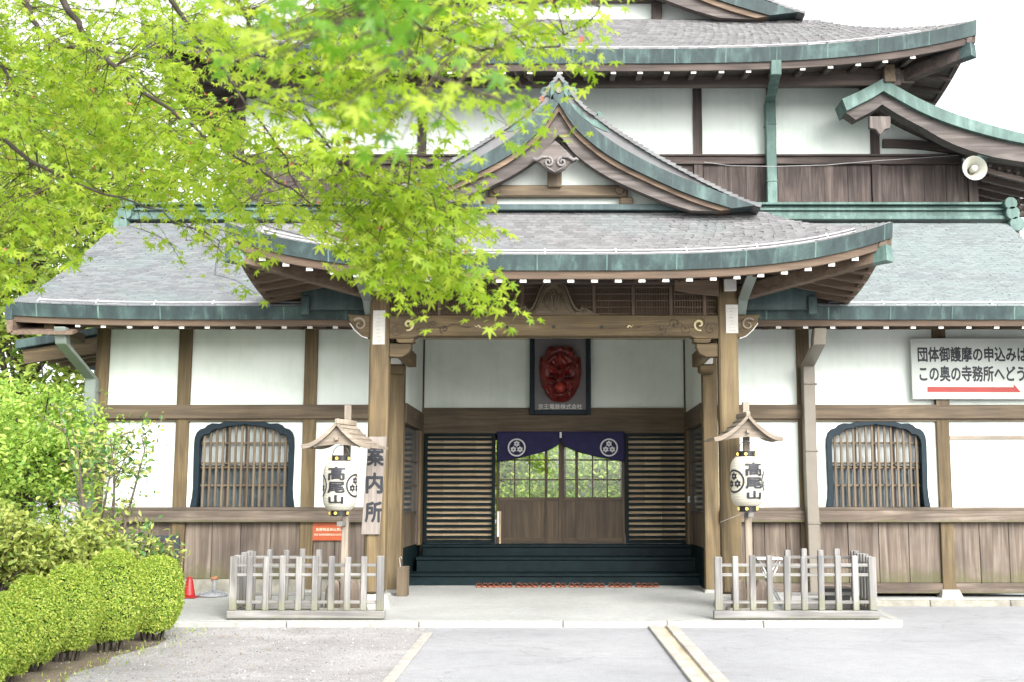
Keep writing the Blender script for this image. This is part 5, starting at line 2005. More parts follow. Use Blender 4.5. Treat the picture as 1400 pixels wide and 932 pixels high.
def lantern_stand(px, roof_px, roof_top, yl, label, y_post, yroof, skew):
    """Tall post with a little gabled roof that shelters the lantern."""
    x = U(px, 640, y_post).x
    zt = U(px, 549 if px > 700 else 553, y_post).z
    root = thing('lantern_stand', label, 'lantern stand', (x, y_post, zplat(y_post)), 'lantern stands at the entrance')
    bxo('post', x - .043, x + .043, y_post - .043, y_post + .043, zplat(y_post), zt, PALEW, root, .006)
    cx = U(roof_px, 590, yroof).x
    zr = U(roof_px, roof_top, yroof).z
    hw = .46
    ztip = zr - .33
    ya, yb = yroof - .10, y_post + .12
    for s in (-1, 1):
        c = smooth_curve([(0, zr), (.10, zr - .11), (.24, zr - .225), (.36, zr - .29), (hw, ztip + .02)], 12)
        m = MB()
        m.loft([[(cx + s * p[0], ya, p[1]), (cx + s * p[0], ya, p[1] - .03), (cx + s * p[0] + skew, yb, p[1] - .03), (cx + s * p[0] + skew, yb, p[1])] for p in c])
        m.build('roof_side', wood('pale', 'y'), root)
        m = MB()
        m.loft([[(cx + s * p[0], ya - .025, p[1] + .015), (cx + s * p[0] * .97, ya - .025, p[1] - .045), (cx + s * p[0] * .97, ya + .02, p[1] - .045), (cx + s * p[0], ya + .02, p[1] + .015)] for p in c])
        m.build('bargeboard', wood('pale', 'x'), root, .004)
        # battens over the boards
        for f in (2, 4, 6, 8, 10):
            p, q = c[f], c[f]
            MB().bar((cx + s * p[0], ya, p[1] + .006), (cx + s * p[0] + skew, yb, p[1] + .006), .02, .012).build('batten', wood('pale', 'y'), root)
        # gable panel under the roof
        m = MB()
        pl = [(cx, zr - .06), (cx + s * .18, zr - .215), (cx + s * .33, zr - .30), (cx + s * .30, zr - .335), (cx + s * .26, zr - .315), (cx, zr - .285)]
        m.prism(pl if s < 0 else pl[::-1], ya + .05, ya + .075)
        m.build('gable_panel', wood('pale', 'x'), root)
    MB().bar((cx, ya - .03, zr + .01), (cx + skew, yb, zr + .01), .06, .07).build('ridge_pole', wood('pale', 'y'), root, .01)
    bxo('lantern_hook_bar', cx - .022, cx + .022, ya - .0, yb - .06, zr - .24, zr - .196, wood('pale', 'y'), root, .005)
    # short arm below the lantern
    za2 = U(px, 715, yl).z if px < 700 else U(px, 703, yl).z
    bxo('lower_arm', x - .05, x + .02, yl - .1, y_post - .044, za2 - .035, za2 + .03, wood('grey', 'y'), root, .005)
    # props and footing blocks
    zb = zplat(y_post)
    for s in (-1, 1):
        m = MB()
        c = x + s * .14
        m.loft([[(c - .10, y_post - .10, zb), (c + .10, y_post - .10, zb), (c + .10, y_post + .10, zb), (c - .10, y_post + .10, zb)],
                [(c - .09, y_post - .09, zb + .30), (c + .09, y_post - .09, zb + .30), (c + .09, y_post + .09, zb + .30), (c - .09, y_post + .09, zb + .30)],
                [(c - .04, y_post - .07, zb + .42), (c + .07, y_post - .07, zb + .42), (c + .07, y_post + .07, zb + .42), (c - .04, y_post + .07, zb + .42)]])
        m.build('prop_block', wood('plank', 'z'), root, .02)
    MB().box(x - .30, x + .30, y_post - .16, y_post + .16, zb - .02, zb + .06).build('footing', STONE_OLD, root, .015)
    return root


YPOST, YLAN = 16.05, 15.78
lantern_stand(474, 462, 577, YLAN, 'roofed wooden lantern stand beside the orange notice', YPOST, YLAN, .16)
lantern_stand(1021, 1021.5, 567, YLAN, 'roofed wooden lantern stand beside the right porch column and folding stool', YPOST, YLAN, -.06)
zz = U(465, 697, YLAN - .2).z
hh_ = U(465, 629, YLAN - .2).z - zz
lantern(U(465, 660, YLAN).x, YLAN, zz, hh_, -.06, (1.22, -1.36), 'white paper lantern with its crest turned to the right, before the orange notice')
zz = U(1021, 691, YLAN - .2).z
hh_ = U(1021, 623, YLAN - .2).z - zz
lantern(U(1021.5, 660, YLAN).x, YLAN, zz, hh_, .27, (-1.0, 1.50), 'white paper lantern with its crest turned to the left, by the right porch column')


# ---- picket fences
def fence(pxs, mirror, label):
    yf, yb = 15.28, 16.22
    x0, x1 = U(pxs[0], 800, yf).x, U(pxs[1], 800, yf).x
    root = thing('picket_fence', label, 'fence', ((x0 + x1) / 2, yf, zplat(yf)), 'weathered picket fences round the lanterns')
    zf, zb = zplat(yf), zplat(yb)
    H_, sill = .79, .10
    gz, gx, gy = wood('grey', 'z'), wood('grey', 'x'), wood('grey', 'y')
    bxo('sill', x0 - .04, x1 + .04, yf - .05, yf + .05, zf + .012, zf + sill + .012, gx, root, .01)
    n = 10
    me = None
    def picket(x, y, z, w=.075, h=H_ - sill):
        return bxo('picket', x - w / 2, x + w / 2, y - .035, y + .035, z + sill + .012, z + sill + h + random.uniform(-.012, .012), gz, root, .009)
    corner = 0 if mirror < 0 else n - 1
    for k in range(n):
        picket(x0 + .03 + (x1 - x0 - .06) * k / (n - 1), yf, zf, .095 if k in (0, n - 1) else .075)
    for zz in (.215, .555, .675):
        bxo('rail', x0, x1, yf - .012, yf + .013, zf + zz - .02, zf + zz + .02, gx, root, .004)
    xs_ = x0 + .03 if mirror < 0 else x1 - .03
    for k in range(1, 7):
        y = yf + (yb - yf) * k / 6
        picket(xs_, y, zplat(y), .075)
    m = MB().bar((xs_, yf + .05, zf + .062), (xs_, yb + .05, zb + .062), .09, .1)
    m.build('sill', gy, root, .01)
    for zz in (.215, .555, .675):
        MB().bar((xs_, yf + .05, zf + zz), (xs_, yb, zb + zz), .025, .04).build('rail', gy, root, .004)
    # back row, only half as long
    s = 1 if mirror < 0 else -1
    step = .222
    for k in range(1, 5):
        picket(xs_ + s * step * k, yb, zb + .02, .075)
    bxo('sill', xs_ + s * .05, xs_ + s * (step * 4 + .06), yb - .045, yb + .045, zb + .012, zb + .11, gx, root, .01)
    for zz in (.215, .575, .70):
        bxo('rail', xs_, xs_ + s * step * 4, yb - .012, yb + .013, zb + zz - .02, zb + zz + .02, gx, root, .004)
    return root


fence((316, 523), -1, 'weathered grey picket fence round the lantern stand nearer the clipped hedge')
fence((979, 1196), 1, 'weathered grey picket fence round the lantern stand at the far corner of the pavement')

# ---- slippers in a row before the steps
SLIP = plain('brown_vinyl', (.270, .100, .055), .35, .25, 12)
SLIP_IN = plain('slipper_lining', (.24, .085, .045), .6, .2, 12)


def slipper_mesh():
    m = MB()
    def outline(t):
        return .044 + .010 * math.sin(t * math.pi) - .012 * abs(2 * t - 1) ** 3
    rings = []
    N = 9
    for k in range(N):
        t = k / (N - 1)
        w = outline(t)
        y = -.125 + .25 * t
        rings.append([(-w, y, 0), (w, y, 0), (w, y, .018), (-w, y, .018)])
    m.loft(rings)
    rings = []
    for k in range(5):
        t = k / 4
        y = .00 + .118 * t
        h = .062 - .030 * t
        w = outline(.5 + .47 * t) + .003
        rings.append([(-w, y, .016), (-w * .8, y, h * .75), (-w * .35, y, h), (w * .35, y, h), (w * .8, y, h * .75), (w, y, .016)])
    m.loft(rings, closed=False, caps=False)
    return m


sm = None
SY = 19.22
for k in range(14):
    pxc = 657.5 + k * (893 - 657.5) / 13 + random.uniform(-2, 2)
    for s in (-1, 1):
        if sm is None:
            o = slipper_mesh().build('slipper', SLIP, None, center=False)
            so = o.modifiers.new('thick', 'SOLIDIFY')
            so.thickness = .003
            sm = o
        else:
            o = sm.copy()
            COL.objects.link(o)
        p = G(pxc, 798, zplat(SY))
        o.scale = (.84, .84, 1)
        o.location = (Xp(pxc, SY, 798) + s * .047, SY + random.uniform(-.02, .02), zplat(SY) + .002)
        o.rotation_euler = (0, 0, random.uniform(-.08, .08) + s * -.04)
        tag(o, 'brown slipper in the long row on the pavement before the dark steps', 'slipper', 'brown slippers lined up before the steps')

# ---- small things
# horn loudspeaker
hp = U(1333, 230, YS - .35)
hs_ = thing('horn_loudspeaker', 'white horn loudspeaker fixed under the side gable', 'loudspeaker', hp + Vector((0, .5, 0)))
HORN = plain('cream_enamel', (.42, .42, .36), .4, .1, 6)
pr = [(.222, 0), (.226, .015), (.20, .03), (.15, .09), (.10, .17), (.075, .26), (.07, .30)]
mm = MB()
mm.lathe([(.215, .004)] + pr, hp, 28, 'Y')
o = MB()
rings = []
for r, h in [(.222, 0), (.19, .03), (.14, .09), (.10, .15), (.07, .2)]:
    rings.append([hp + Vector((r * math.cos(2 * math.pi * k / 28), h - .002, r * math.sin(2 * math.pi * k / 28))) for k in range(28)])
o.loft(rings, True, False)
rings = []
for r, h in [(.222, 0), (.228, .01), (.205, .035), (.155, .095), (.115, .155), (.09, .24), (.085, .34), (.02, .35)]:
    rings.append([hp + Vector((r * math.cos(2 * math.pi * k / 28), h + .002, r * math.sin(2 * math.pi * k / 28))) for k in range(28)])
o.loft(rings, True, False)
o.build('horn', HORN, hs_, smooth=True, recalc=False)
MB().lathe([(.005, -.0), (.05, .0), (.06, .03), (.055, .16), (.005, .2)], hp, 18, 'Y').build('driver_cone', HORN, hs_, smooth=True)
MB().bar(hp + Vector((0, .3, .05)), hp + Vector((.02, .62, .34)), .05, .03).build('bracket', plain('grey_steel', (.35, .36, .35), .4, .1, 6, metal=.4), hs_)

# wall switch by the right screen
q = U(963, 682, YW + .3)
o = bxo('wall_switch', cR - .20, cR - .10, YW - .09, YW - .076, 1.5, 1.66, WHITE, None, .006)
o.location = (U(963, 682, YW + .05).x, YW + .1, U(963, 682, YW).z)
q = thing('bell_push', 'small cream bell push on the timber beside the lattice screen', 'bell push', o.location)
bpy.data.objects.remove(o)
b = world_loc(q)
xx = cR - .10 - .022
bxo('plate', b.x - .03, b.x + .03, YR - .50, YR - .42, b.z - .055, b.z + .055, WHITE, q, .006)
bxo('button', b.x - .012, b.x + .012, YR - .51, YR - .501, b.z - .02, b.z + .02, plain('green_button', (.10, .22, .14), .4, .1, 6), q, .003)

# wooden box with an umbrella handle by the left wall post
q = U(549.5, 806, 17.9)
wb = thing('wooden_box', 'narrow brown wooden box standing at the foot of the wall post', 'box', (q.x, 17.9, zplat(17.9)))
zb = zplat(17.95)
x0_, x1_, zt = U(542.5, 790, 17.9).x, U(557, 790, 17.9).x, U(0, 774, 17.9).z
bxo('front_board', x0_, x1_, 17.88, 17.9, zb, zt, wood('beam', 'z'), wb, .003)
bxo('back_board', x0_, x1_, 18.1, 18.12, zb, zt, wood('beam', 'z'), wb, .003)
bxo('side_board', x0_, x0_ + .015, 17.901, 18.099, zb, zt - .01, wood('beam', 'z'), wb, .003)
bxo('side_board', x1_ - .015, x1_, 17.901, 18.099, zb, zt - .01, wood('beam', 'z'), wb, .003)
um = MB().tube([(x0_ + .05, 18.0, zb + .05), (x0_ + .035, 18.0, zt + .02), (x0_ + .02, 18.0, zt + .12), (x0_ + .04, 18.0, zt + .15), (x0_ + .06, 18.0, zt + .11)], .009, 6).build('umbrella_handle', plain('steel', (.5, .5, .5), .3, .1, 5, metal=.7), None, smooth=True)
tag(um, 'hooked metal umbrella handle sticking out of the narrow wooden box', 'umbrella')

# paper scroll stand beside the door
q = U(682, 740, YR - .35)
sp = thing('leaning_board', 'white and wooden strip leaning beside the sliding door', 'board', (q.x, YR - .3, ZF))
bxo('white_strip', q.x - .035, q.x + .0, YR - .33, YR - .31, ZF + .12, U(0, 698, YR - .3).z, WHITE, sp, .003)
bxo('wood_strip', q.x + .002, q.x + .035, YR - .33, YR - .30, ZF, U(0, 698, YR - .3).z, wood('tan', 'z'), sp, .003)

# dark metal stand by the hedge
q = U(231, 735, 17.6)
st_ = thing('steel_stand', 'dark steel frame stand against the plank wall behind the hedge', 'stand', (q.x, 17.6, .14))
a, b = U(217, 731, 17.6), U(246, 731, 17.6)
zb = zplat(17.6)
STL = plain('dark_steel', (.035, .042, .048), .45, .15, 8)
bxo('leg', b.x - .075, b.x, 17.57, 17.63, zb, a.z, STL, st_, .006)
bxo('leg', a.x - .35, a.x - .275, 17.57, 17.63, zb, a.z, STL, st_, .006)
bxo('top_bar', a.x - .274, b.x - .076, 17.57, 17.63, a.z - .07, a.z, STL, st_, .006)
bxo('thin_bar', a.x + .05, a.x + .07, 17.59, 17.61, zb, a.z - .071, STL, st_, .0)

# red cone behind the hedge
q = G(266, 806, zplat(18.0))
rc_ = thing('traffic_cone', 'red traffic cone half hidden behind the rounded hedge', 'cone', (q.x, 17.7, zplat(17.7)))
RED = plain('red_plastic', (.28, .015, .014), .4, .1, 6)
qx = U(259, 800, 17.7).x
zb = zplat(17.7)
MB().box(qx - .12, qx + .12, 17.58, 17.82, zb, zb + .025).build('base', RED, rc_, .01)
MB().lathe([(.09, .024), (.085, .05), (.045, .26), (.03, .30), (.005, .302)], (qx, 17.7, zb), 20).build('cone_body', RED, rc_, smooth=True)

# round iron parasol foot on the pavement
q = U(291, 804, 17.9)
zb = zplat(17.9)
pf = thing('parasol_foot', 'round grey parasol foot with a short pipe, by the stone base of the wall', 'parasol foot', (q.x, 17.9, zb))
IRON = plain('cast_grey', (.20, .21, .22), .6, .25, 10, .3)
MB().lathe([(.21, 0), (.215, .02), (.17, .05), (.05, .075), (.01, .075)], (q.x, 17.9, zb), 26).build('disc', IRON, pf, .004)
mm = MB()
for k in range(12):
    a = 2 * math.pi * k / 12
    mm.bar((q.x + .06 * math.cos(a), 17.9 + .06 * math.sin(a), zb + .078), (q.x + .19 * math.cos(a), 17.9 + .19 * math.sin(a), zb + .045), .02, .02)
mm.build('ribs', IRON, pf)
MB().tube([(q.x + .02, 17.9, zb + .06), (q.x + .02, 17.9, zb + .24)], .028, 10).build('pipe', IRON, pf)
MB().tube([(q.x - .03, 17.9, zb + .25), (q.x + .07, 17.9, zb + .27)], .03, 8).build('clamp', plain('rust', (.25, .12, .06), .8, .3, 20), pf)

# folding stool inside the right fence
q = U(1052, 768, 16.6)
fs_ = thing('folding_stool', 'small folding stool with pale top inside the fence', 'stool', (q.x, 16.75, zplat(16.7)))
zt = U(0, 764, 16.7).z
zb = zplat(16.7)
a, b = U(1033, 764, 16.7).x, U(1068, 764, 16.7).x
bxo('seat', a, b, 16.55, 16.85, zt, zt + .03, plain('pale_vinyl', (.62, .64, .64), .5, .08, 8), fs_, .008)
CHROME = plain('chrome', (.6, .62, .64), .25, .05, 5, metal=.8)
for y in (16.58, 16.82):
    for (xa_, xb2) in ((a + .03, b - .01), (b - .03, a + .01)):
        MB().tube([(xa_, y, zt), (xb2, y, zb + .01)], .012, 8).build('leg', CHROME, fs_, smooth=True)
for x in (a + .02, b - .02):
    MB().tube([(x, 16.56, zb + .015), (x, 16.84, zb + .015)], .011, 8).build('foot_bar', CHROME, fs_)
# dark low step box and mossy stone behind the fence
q = G(1145, 808, .2)
db = bxo('black_tray', 4.02, 4.19, 17.2, 17.6, zplat(17.2), zplat(17.2) + .22, LACQ, None, .02)
bpy.data.objects.remove(db)
xw0, xw1 = U(1128, 800, 17.3).x, U(1156, 800, 17.3).x
wt = thing('plastic_tub', 'low black plastic tub against the plank wall behind the corner fence', 'tub', ((xw0 + xw1) / 2, 17.3, zplat(17.3)))
mm = MB()
cx_ = (xw0 + xw1) / 2
mm.loft([[(cx_ - .17, 17.15, zplat(17.3)), (cx_ + .17, 17.15, zplat(17.3)), (cx_ + .17, 17.45, zplat(17.3)), (cx_ - .17, 17.45, zplat(17.3))],
         [(cx_ - .20, 17.12, zplat(17.3) + .17), (cx_ + .20, 17.12, zplat(17.3) + .17), (cx_ + .20, 17.48, zplat(17.3) + .17), (cx_ - .20, 17.48, zplat(17.3) + .17)]])
mm.build('tub', LACQ, wt, .015)
MB().box(cx_ - .215, cx_ + .215, 17.11, 17.49, zplat(17.3) + .171, zplat(17.3) + .195).build('rim', LACQ, wt, .01)

# wires on the right lantern and along the upper wall
w = MB().tube([U(1020, 699, YLAN + .1), U(1000, 707, YLAN + .2), U(985, 713, YC - .14)], .004, 5).build('lantern_wire', LETTER_W, None)
tag(w, 'thin white wire from the lantern to the porch column', 'wire')
pts = [U(963, 222, YU - .2), U(1000, 227, YU - .25), U(1060, 228, YU - .3), U(1130, 226, YU - .3), U(1200, 220, YU - .3), U(1310, 213, YU - .2)]
w = MB().tube(pts, .006, 5).build('sagging_wire', plain('grey_cable', (.35, .34, .34), .6, .1, 5), None)
tag(w, 'thin sagging cable along the plank band of the upper storey', 'wire')

# ------------------------------------------------------------------ plants
DEEP = make_leaf('maple_leaf_shaded', [(.045, .130, .008), (.075, .185, .010), (.110, .235, .014), (.085, .200, .010)], .5, .4, (1.4, 1.5, .7))  # same maple leaf, shade of the near clump put into its colour
MAPLE = make_leaf('maple_leaf', [(.135, .235, .014), (.205, .320, .022), (.290, .400, .038), (.350, .430, .060), (.165, .280, .018)], .6, .45, (1.55, 1.5, .95))
AZALEA = make_leaf('azalea_leaf', [(.095, .200, .030), (.200, .310, .042), (.360, .440, .075), (.470, .510, .130), (.270, .360, .056)], .42, .5)
RHODO = make_leaf('rhododendron_leaf', [(.120, .190, .040), (.220, .280, .060), (.360, .390, .110), (.280, .330, .080)], .35, .45)
CAMEL = make_leaf('camellia_leaf', [(.040, .120, .034), (.080, .180, .045), (.230, .290, .065), (.420, .410, .140), (.130, .220, .055)], .25, .25)
FINE = make_leaf('fine_foliage', [(.120, .230, .040), (.220, .350, .060), (.350, .460, .100), (.280, .410, .080)], .4, .5)
BACK = make_leaf('wood_foliage', [(.080, .150, .030), (.160, .240, .045), (.250, .330, .065), (.340, .400, .095)], .45, .5)
BARK = wood('root', 'z')

# a seven-lobed maple leaf, petiole end at the origin, in its own xy plane
def maple_template():
    lobes = [(-128, .34), (-88, .62), (-45, .88), (0, 1.0), (45, .88), (88, .62), (128, .34)]
    pts = []
    for i, (a, r) in enumerate(lobes):
        t = R(90 - a)
        w = 9
        for da, rr in ((-w, .66), (0, 1.0), (w, .66)):
            tt = R(90 - a - da)
            pts.append((rr * r * math.cos(tt), rr * r * math.sin(tt)))
        if i < len(lobes) - 1:
            b, r2 = lobes[i + 1]
            tt = R(90 - (a + b) / 2)
            rr = .27 * (r + r2) / 2 + .08
            pts.append((rr * math.cos(tt), rr * math.sin(tt)))
    v = [(0, .02, 0)]
    for x, y in pts:
        d = math.hypot(x, y)
        v.append((x, y, -.16 * d * d))
    n = len(pts)
    t = [(0, i + 1, i) for i in range(1, n)]
    t.append((0, 1, n)) if False else None
    v = np.array(v)
    t = np.array([(0, b, a) for (_, a, b) in t])
    return v * .55, t


MV, MT = maple_template()
MV2 = MV.copy()
MV2[:, 2] += .25 * MV2[:, 0] ** 2 * 2 - .1 * MV2[:, 1]


def oval_template(w=.45, fold=.12, tip=1.0):
    v = np.array([(0, 0, 0), (w * .5, .38, fold), (w * .38, .72, fold * .7), (0, tip, -.05), (-w * .38, .72, fold * .7), (-w * .5, .38, fold), (0, .5, 0)], float)
    t = np.array([(0, 1, 6), (1, 2, 6), (2, 3, 6), (3, 4, 6), (4, 5, 6), (5, 0, 6)])
    return v, t


def tiny_template(w=.5, fold=.1):
    v = np.array([(0, 0, 0), (w * .5, .5, fold), (0, 1, 0), (-w * .5, .5, fold)], float)
    t = np.array([(0, 1, 2), (0, 2, 3)])
    return v, t


OV, OT = oval_template()
TV, TT = tiny_template()


def rand_unit(n):
    d = RNG.normal(size=(n, 3))
    return d / np.linalg.norm(d, axis=1, keepdims=True)


def lumps(d, k, amp, seed):
    """Smooth bumps over directions d."""
    r = np.random.default_rng(seed)
    c = r.normal(size=(k, 3))
    c /= np.linalg.norm(c, axis=1, keepdims=True)
    s = np.zeros(len(d))
    for q in c:
        s += np.exp((d @ q - 1) * 9) * r.uniform(.4, 1)
    return amp * (s / s.max() if s.max() > 0 else s)


# ---- clipped azalea mounds
def clipped_bush(c, rx, ry, h, n, label, seed):
    root = thing('clipped_shrub', label, 'shrub', (c[0], c[1], 0), 'clipped rounded shrubs of the hedge')
    d = rand_unit(n)
    d[:, 2] = np.where(d[:, 2] < -.75, -d[:, 2], d[:, 2])
    lum = lumps(d, 26, .12, seed)
    rad = (.82 + lum) * (1 - .12 * RNG.random(n) ** 2) + RNG.normal(size=n) * .016
    hz = h * .52
    pos = d * np.array([rx, ry, hz]) * rad[:, None] / .88
    pos[:, 2] += h * .50
    # narrower towards the foot
    f = np.clip(.80 + pos[:, 2] / h * .50, .80, 1.0)
    pos[:, 0] *= f
    pos[:, 1] *= f
    pos += np.array([c[0], c[1], 0])
    keep = pos[:, 2] > .03
    pos, dd = pos[keep], d[keep]
    nrm = dd + RNG.normal(size=dd.shape) * .55 + np.array([0, 0, .45])
    M = frames(nrm, RNG.random(len(pos)) * 6.28)
    sc = RNG.uniform(.016, .036, len(pos))
    V, T = scatter(TV, TT, pos, M, sc)
    kind(arr_mesh('foliage', V, T, AZALEA, root), 'stuff')
    # solid dark core added to block the view through the leaves
    m = MB()
    us = [i / 18 for i in range(19)]
    vs = [j / 10 for j in range(11)]
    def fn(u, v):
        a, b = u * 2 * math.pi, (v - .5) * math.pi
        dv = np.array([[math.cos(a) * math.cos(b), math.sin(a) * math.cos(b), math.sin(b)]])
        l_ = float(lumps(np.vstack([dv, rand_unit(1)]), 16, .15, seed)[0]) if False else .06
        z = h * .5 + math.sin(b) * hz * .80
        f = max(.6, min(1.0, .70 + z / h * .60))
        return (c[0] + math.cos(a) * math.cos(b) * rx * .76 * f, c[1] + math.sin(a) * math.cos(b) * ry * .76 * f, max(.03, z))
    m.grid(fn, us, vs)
    m.build('dark_core', make_shrub_core(), root, smooth=True)
    m = MB()
    for k in range(9):
        a = k * 2.4
        m.tube([(c[0] + .10 * math.cos(a), c[1] + .10 * math.sin(a), -.02), (c[0] + .22 * math.cos(a) * rx / .4, c[1] + .2 * math.sin(a), h * .45)], [.016, .008], 5)
    m.build('stem', BARK, root)
    return root


def make_shrub_core():
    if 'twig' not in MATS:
        MATS['twig'] = plain('shrub_core_green', (.035, .065, .018), .9, .5, 30, .6, 60)
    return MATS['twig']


def ground_at(px, d):
    return (px - CX) / F_PX * math.hypot(d, EYE) * .995


BUSHES = [(221, 13.7, .34, .34, .94, 'last clipped shrub of the hedge, standing nearest the picket fence'),
          (165, 12.75, .345, .34, 1.03, 'clipped shrub second along the hedge from the picket fence'),
          (107, 12.0, .32, .32, .94, 'clipped shrub third along the hedge from the picket fence'),
          (58, 11.3, .31, .31, .84, 'clipped shrub fourth along the hedge from the picket fence'),
          (20, 10.6, .31, .33, .76, 'clipped shrub fifth along the hedge from the picket fence'),
          (-12, 10.0, .30, .32, .66, 'smallest clipped shrub, cut off by the bottom corner of the picture'),
          (-58, 11.6, .45, .45, .98, 'clipped shrub behind the hedge row, cut off by the picture edge')]
for i, (px, d, rx, ry, h, lb) in enumerate(BUSHES):
    clipped_bush(((px - CX) / F_PX * d * 1.0, d), rx, ry, h, 24000, lb, 100 + i)


# ---- loose shrubs built from stems with leaves
def leafy(root, stems, n, size, mat, template, spread, upw=.4, name='foliage', droop=0.0):
    """Leaves in tufts round the outer part of the given stems (lists of points)."""
    tv, tt = template
    P = []
    for s in stems:
        s = np.array(s)
        for k in range(max(1, n // len(stems))):
            t = RNG.random() ** .6 * (len(s) - 1)
            i = min(int(t), len(s) - 2)
            P.append(s[i] + (s[i + 1] - s[i]) * (t - i))
    P = np.array(P)
    off = RNG.normal(size=P.shape) * spread
    pos = P + off
    nrm = RNG.normal(size=P.shape) * .7 + np.array([0, -.25, upw])
    M = frames(nrm, RNG.random(len(P)) * 6.28)
    V, T = scatter(tv, tt, pos, M, RNG.uniform(.65, 1.25, len(P)) * size)
    return kind(arr_mesh(name, V, T, mat, root), 'stuff')


def shrub(name, label, base, w, d, h, n, size, mat, template, stems_n, seed, spread=.09, group=None, cat='shrub', upw=.4):
    r = random.Random(seed)
    root = thing(name, label, cat, base, group)
    stems = []
    m = MB()
    for k in range(stems_n):
        a = r.uniform(0, 6.28)
        q = r.uniform(.2, 1) ** .6
        tip = (base[0] + math.cos(a) * w * q, base[1] + math.sin(a) * d * q, base[2] + h * (1 - .45 * q * q) * r.uniform(.7, 1.03))
        mid = (base[0] + math.cos(a) * w * q * .45, base[1] + math.sin(a) * d * q * .45, base[2] + h * .42)
        b0 = (base[0] + math.cos(a) * .06, base[1] + math.sin(a) * .06, base[2] - .03)
        m.tube([b0, mid, tip], [.018, .012, .004], 5)
        stems.append([mid, ((mid[0] + tip[0]) / 2 + r.uniform(-.05, .05), (mid[1] + tip[1]) / 2, (mid[2] + tip[2]) / 2 + .03), tip])
        for j in range(3):
            t = r.uniform(.3, .9)
            p = tuple(mid[i] + (tip[i] - mid[i]) * t for i in range(3))
            q2 = (p[0] + r.uniform(-.22, .22), p[1] + r.uniform(-.22, .22), p[2] + r.uniform(.02, .22))
            m.tube([p, q2], [.007, .003], 4)
            stems.append([p, q2])
    m.build('stem', BARK, root)
    leafy(root, stems, n, size, mat, template, spread, upw)
    return root


def at(px, d, z=0.0):
    return ((px - CX) / F_PX * d, d, z)


shrub('rhododendron_shrub', 'wide yellow-green leafy shrub directly behind the clipped hedge', at(95, 14.3), .95, .6, 1.55, 9000, .085, RHODO, (OV, OT), 80, 3, .07)
shrub('rhododendron_shrub', 'pale leafy shrub at the picture edge under the feathery green trees', at(-10, 13.8), .8, .6, 1.62, 6500, .085, RHODO, (OV, OT), 60, 4, .07)
cb_ = at(150, 15.6)
cm = thing('camellia_tree', 'young glossy camellia tree with thin pale stems before the white wall', 'tree', cb_)
r = random.Random(9)
stems = []
m = MB()
bx_, by_, _ = cb_
for k in range(6):
    a = r.uniform(0, 6.28)
    p0 = (bx_ + .05 * math.cos(a), by_ + .05 * math.sin(a), 0)
    p1 = (bx_ + .22 * math.cos(a), by_ + .2 * math.sin(a), 1.1 + r.uniform(-.1, .2))
    p2 = (bx_ + .42 * math.cos(a) + r.uniform(-.15, .15), by_ + .35 * math.sin(a), 1.9 + r.uniform(-.2, .35))
    p3 = (p2[0] + r.uniform(-.2, .2), p2[1] + r.uniform(-.2, .2), p2[2] + r.uniform(.3, .65))
    m.tube([p0, p1, p2, p3], [.028, .02, .012, .004], 6)
    stems.append([p1, p2, p3])
    for j in range(7):
        t = r.uniform(.0, 2.0)
        i = min(1, int(t))
        s_ = (p1, p2, p3)
        p = tuple(s_[i][q] + (s_[i + 1][q] - s_[i][q]) * (t - i) for q in range(3))
        q2 = (p[0] + r.uniform(-.45, .45), p[1] + r.uniform(-.35, .35), p[2] + r.uniform(.0, .35))
        m.tube([p, q2], [.009, .003], 5)
        stems.append([p, q2])
m.build('trunk', wood('plank', 'z'), cm)
leafy(cm, stems, 950, .092, CAMEL, (OV, OT), .085, .35)
# a low leafy sprig to the right of the camellia
shrub('camellia_shrub', 'dark glossy sprig reaching out over the clipped hedge', at(205, 15.2), .34, .3, 1.42, 620, .085, CAMEL, (OV, OT), 9, 21, .06)


# ---- trees with clumped crowns
def tree(name, label, base, h, crown_c, crown_r, n_clump, per, leaf, mat, seed, group=None, trunk_r=.14, template=None, flat=.45):
    rg = np.random.default_rng(seed)
    root = thing(name, label, 'tree', base, group)
    b = np.array(base, float)
    cc = b + np.array(crown_c)
    m = MB()
    top = cc + np.array([0, 0, crown_r[2] * .4])
    path = [b + (top - b) * t + np.array([.12 * math.sin(5 * t + seed), .1 * math.cos(4 * t), 0]) * (t > 0) for t in np.linspace(0, 1, 7)]
    path[0] = path[0] - np.array([0, 0, .1])
    m.tube([tuple(p) for p in path], [trunk_r * (1 - .85 * t) + .015 for t in np.linspace(0, 1, 7)], 8)
    cl = rg.normal(size=(n_clump, 3))
    cl /= np.linalg.norm(cl, axis=1, keepdims=True)
    cl = cc + cl * np.array(crown_r) * (rg.random((n_clump, 1)) ** .45)
    for k in range(0, n_clump, max(1, n_clump // 26)):
        t = rg.uniform(.35, .95)
        i = min(5, int(t * 6))
        p = path[i] + (path[i + 1] - path[i]) * (t * 6 - i)
        q = cl[k]
        mid = (p + q) / 2 + np.array([0, 0, -.08 * h / 6])
        m.tube([tuple(p), tuple(mid), tuple(q)], [trunk_r * .32, trunk_r * .18, .01], 5)
    m.build('trunk', BARK, root)
    tv, tt = template or (OV, OT)
    cs = np.mean(crown_r) * .22
    pos = np.repeat(cl, per, axis=0) + rg.normal(size=(n_clump * per, 3)) * np.array([cs, cs, cs * flat])
    nrm = rg.normal(size=pos.shape) * .55 + np.array([0, -.3, .75])
    M = frames(nrm, rg.random(len(pos)) * 6.28)
    V, T = scatter(tv, tt, pos, M, rg.uniform(.7, 1.3, len(pos)) * leaf)
    kind(arr_mesh('crown', V, T, mat, root), 'stuff')
    return root


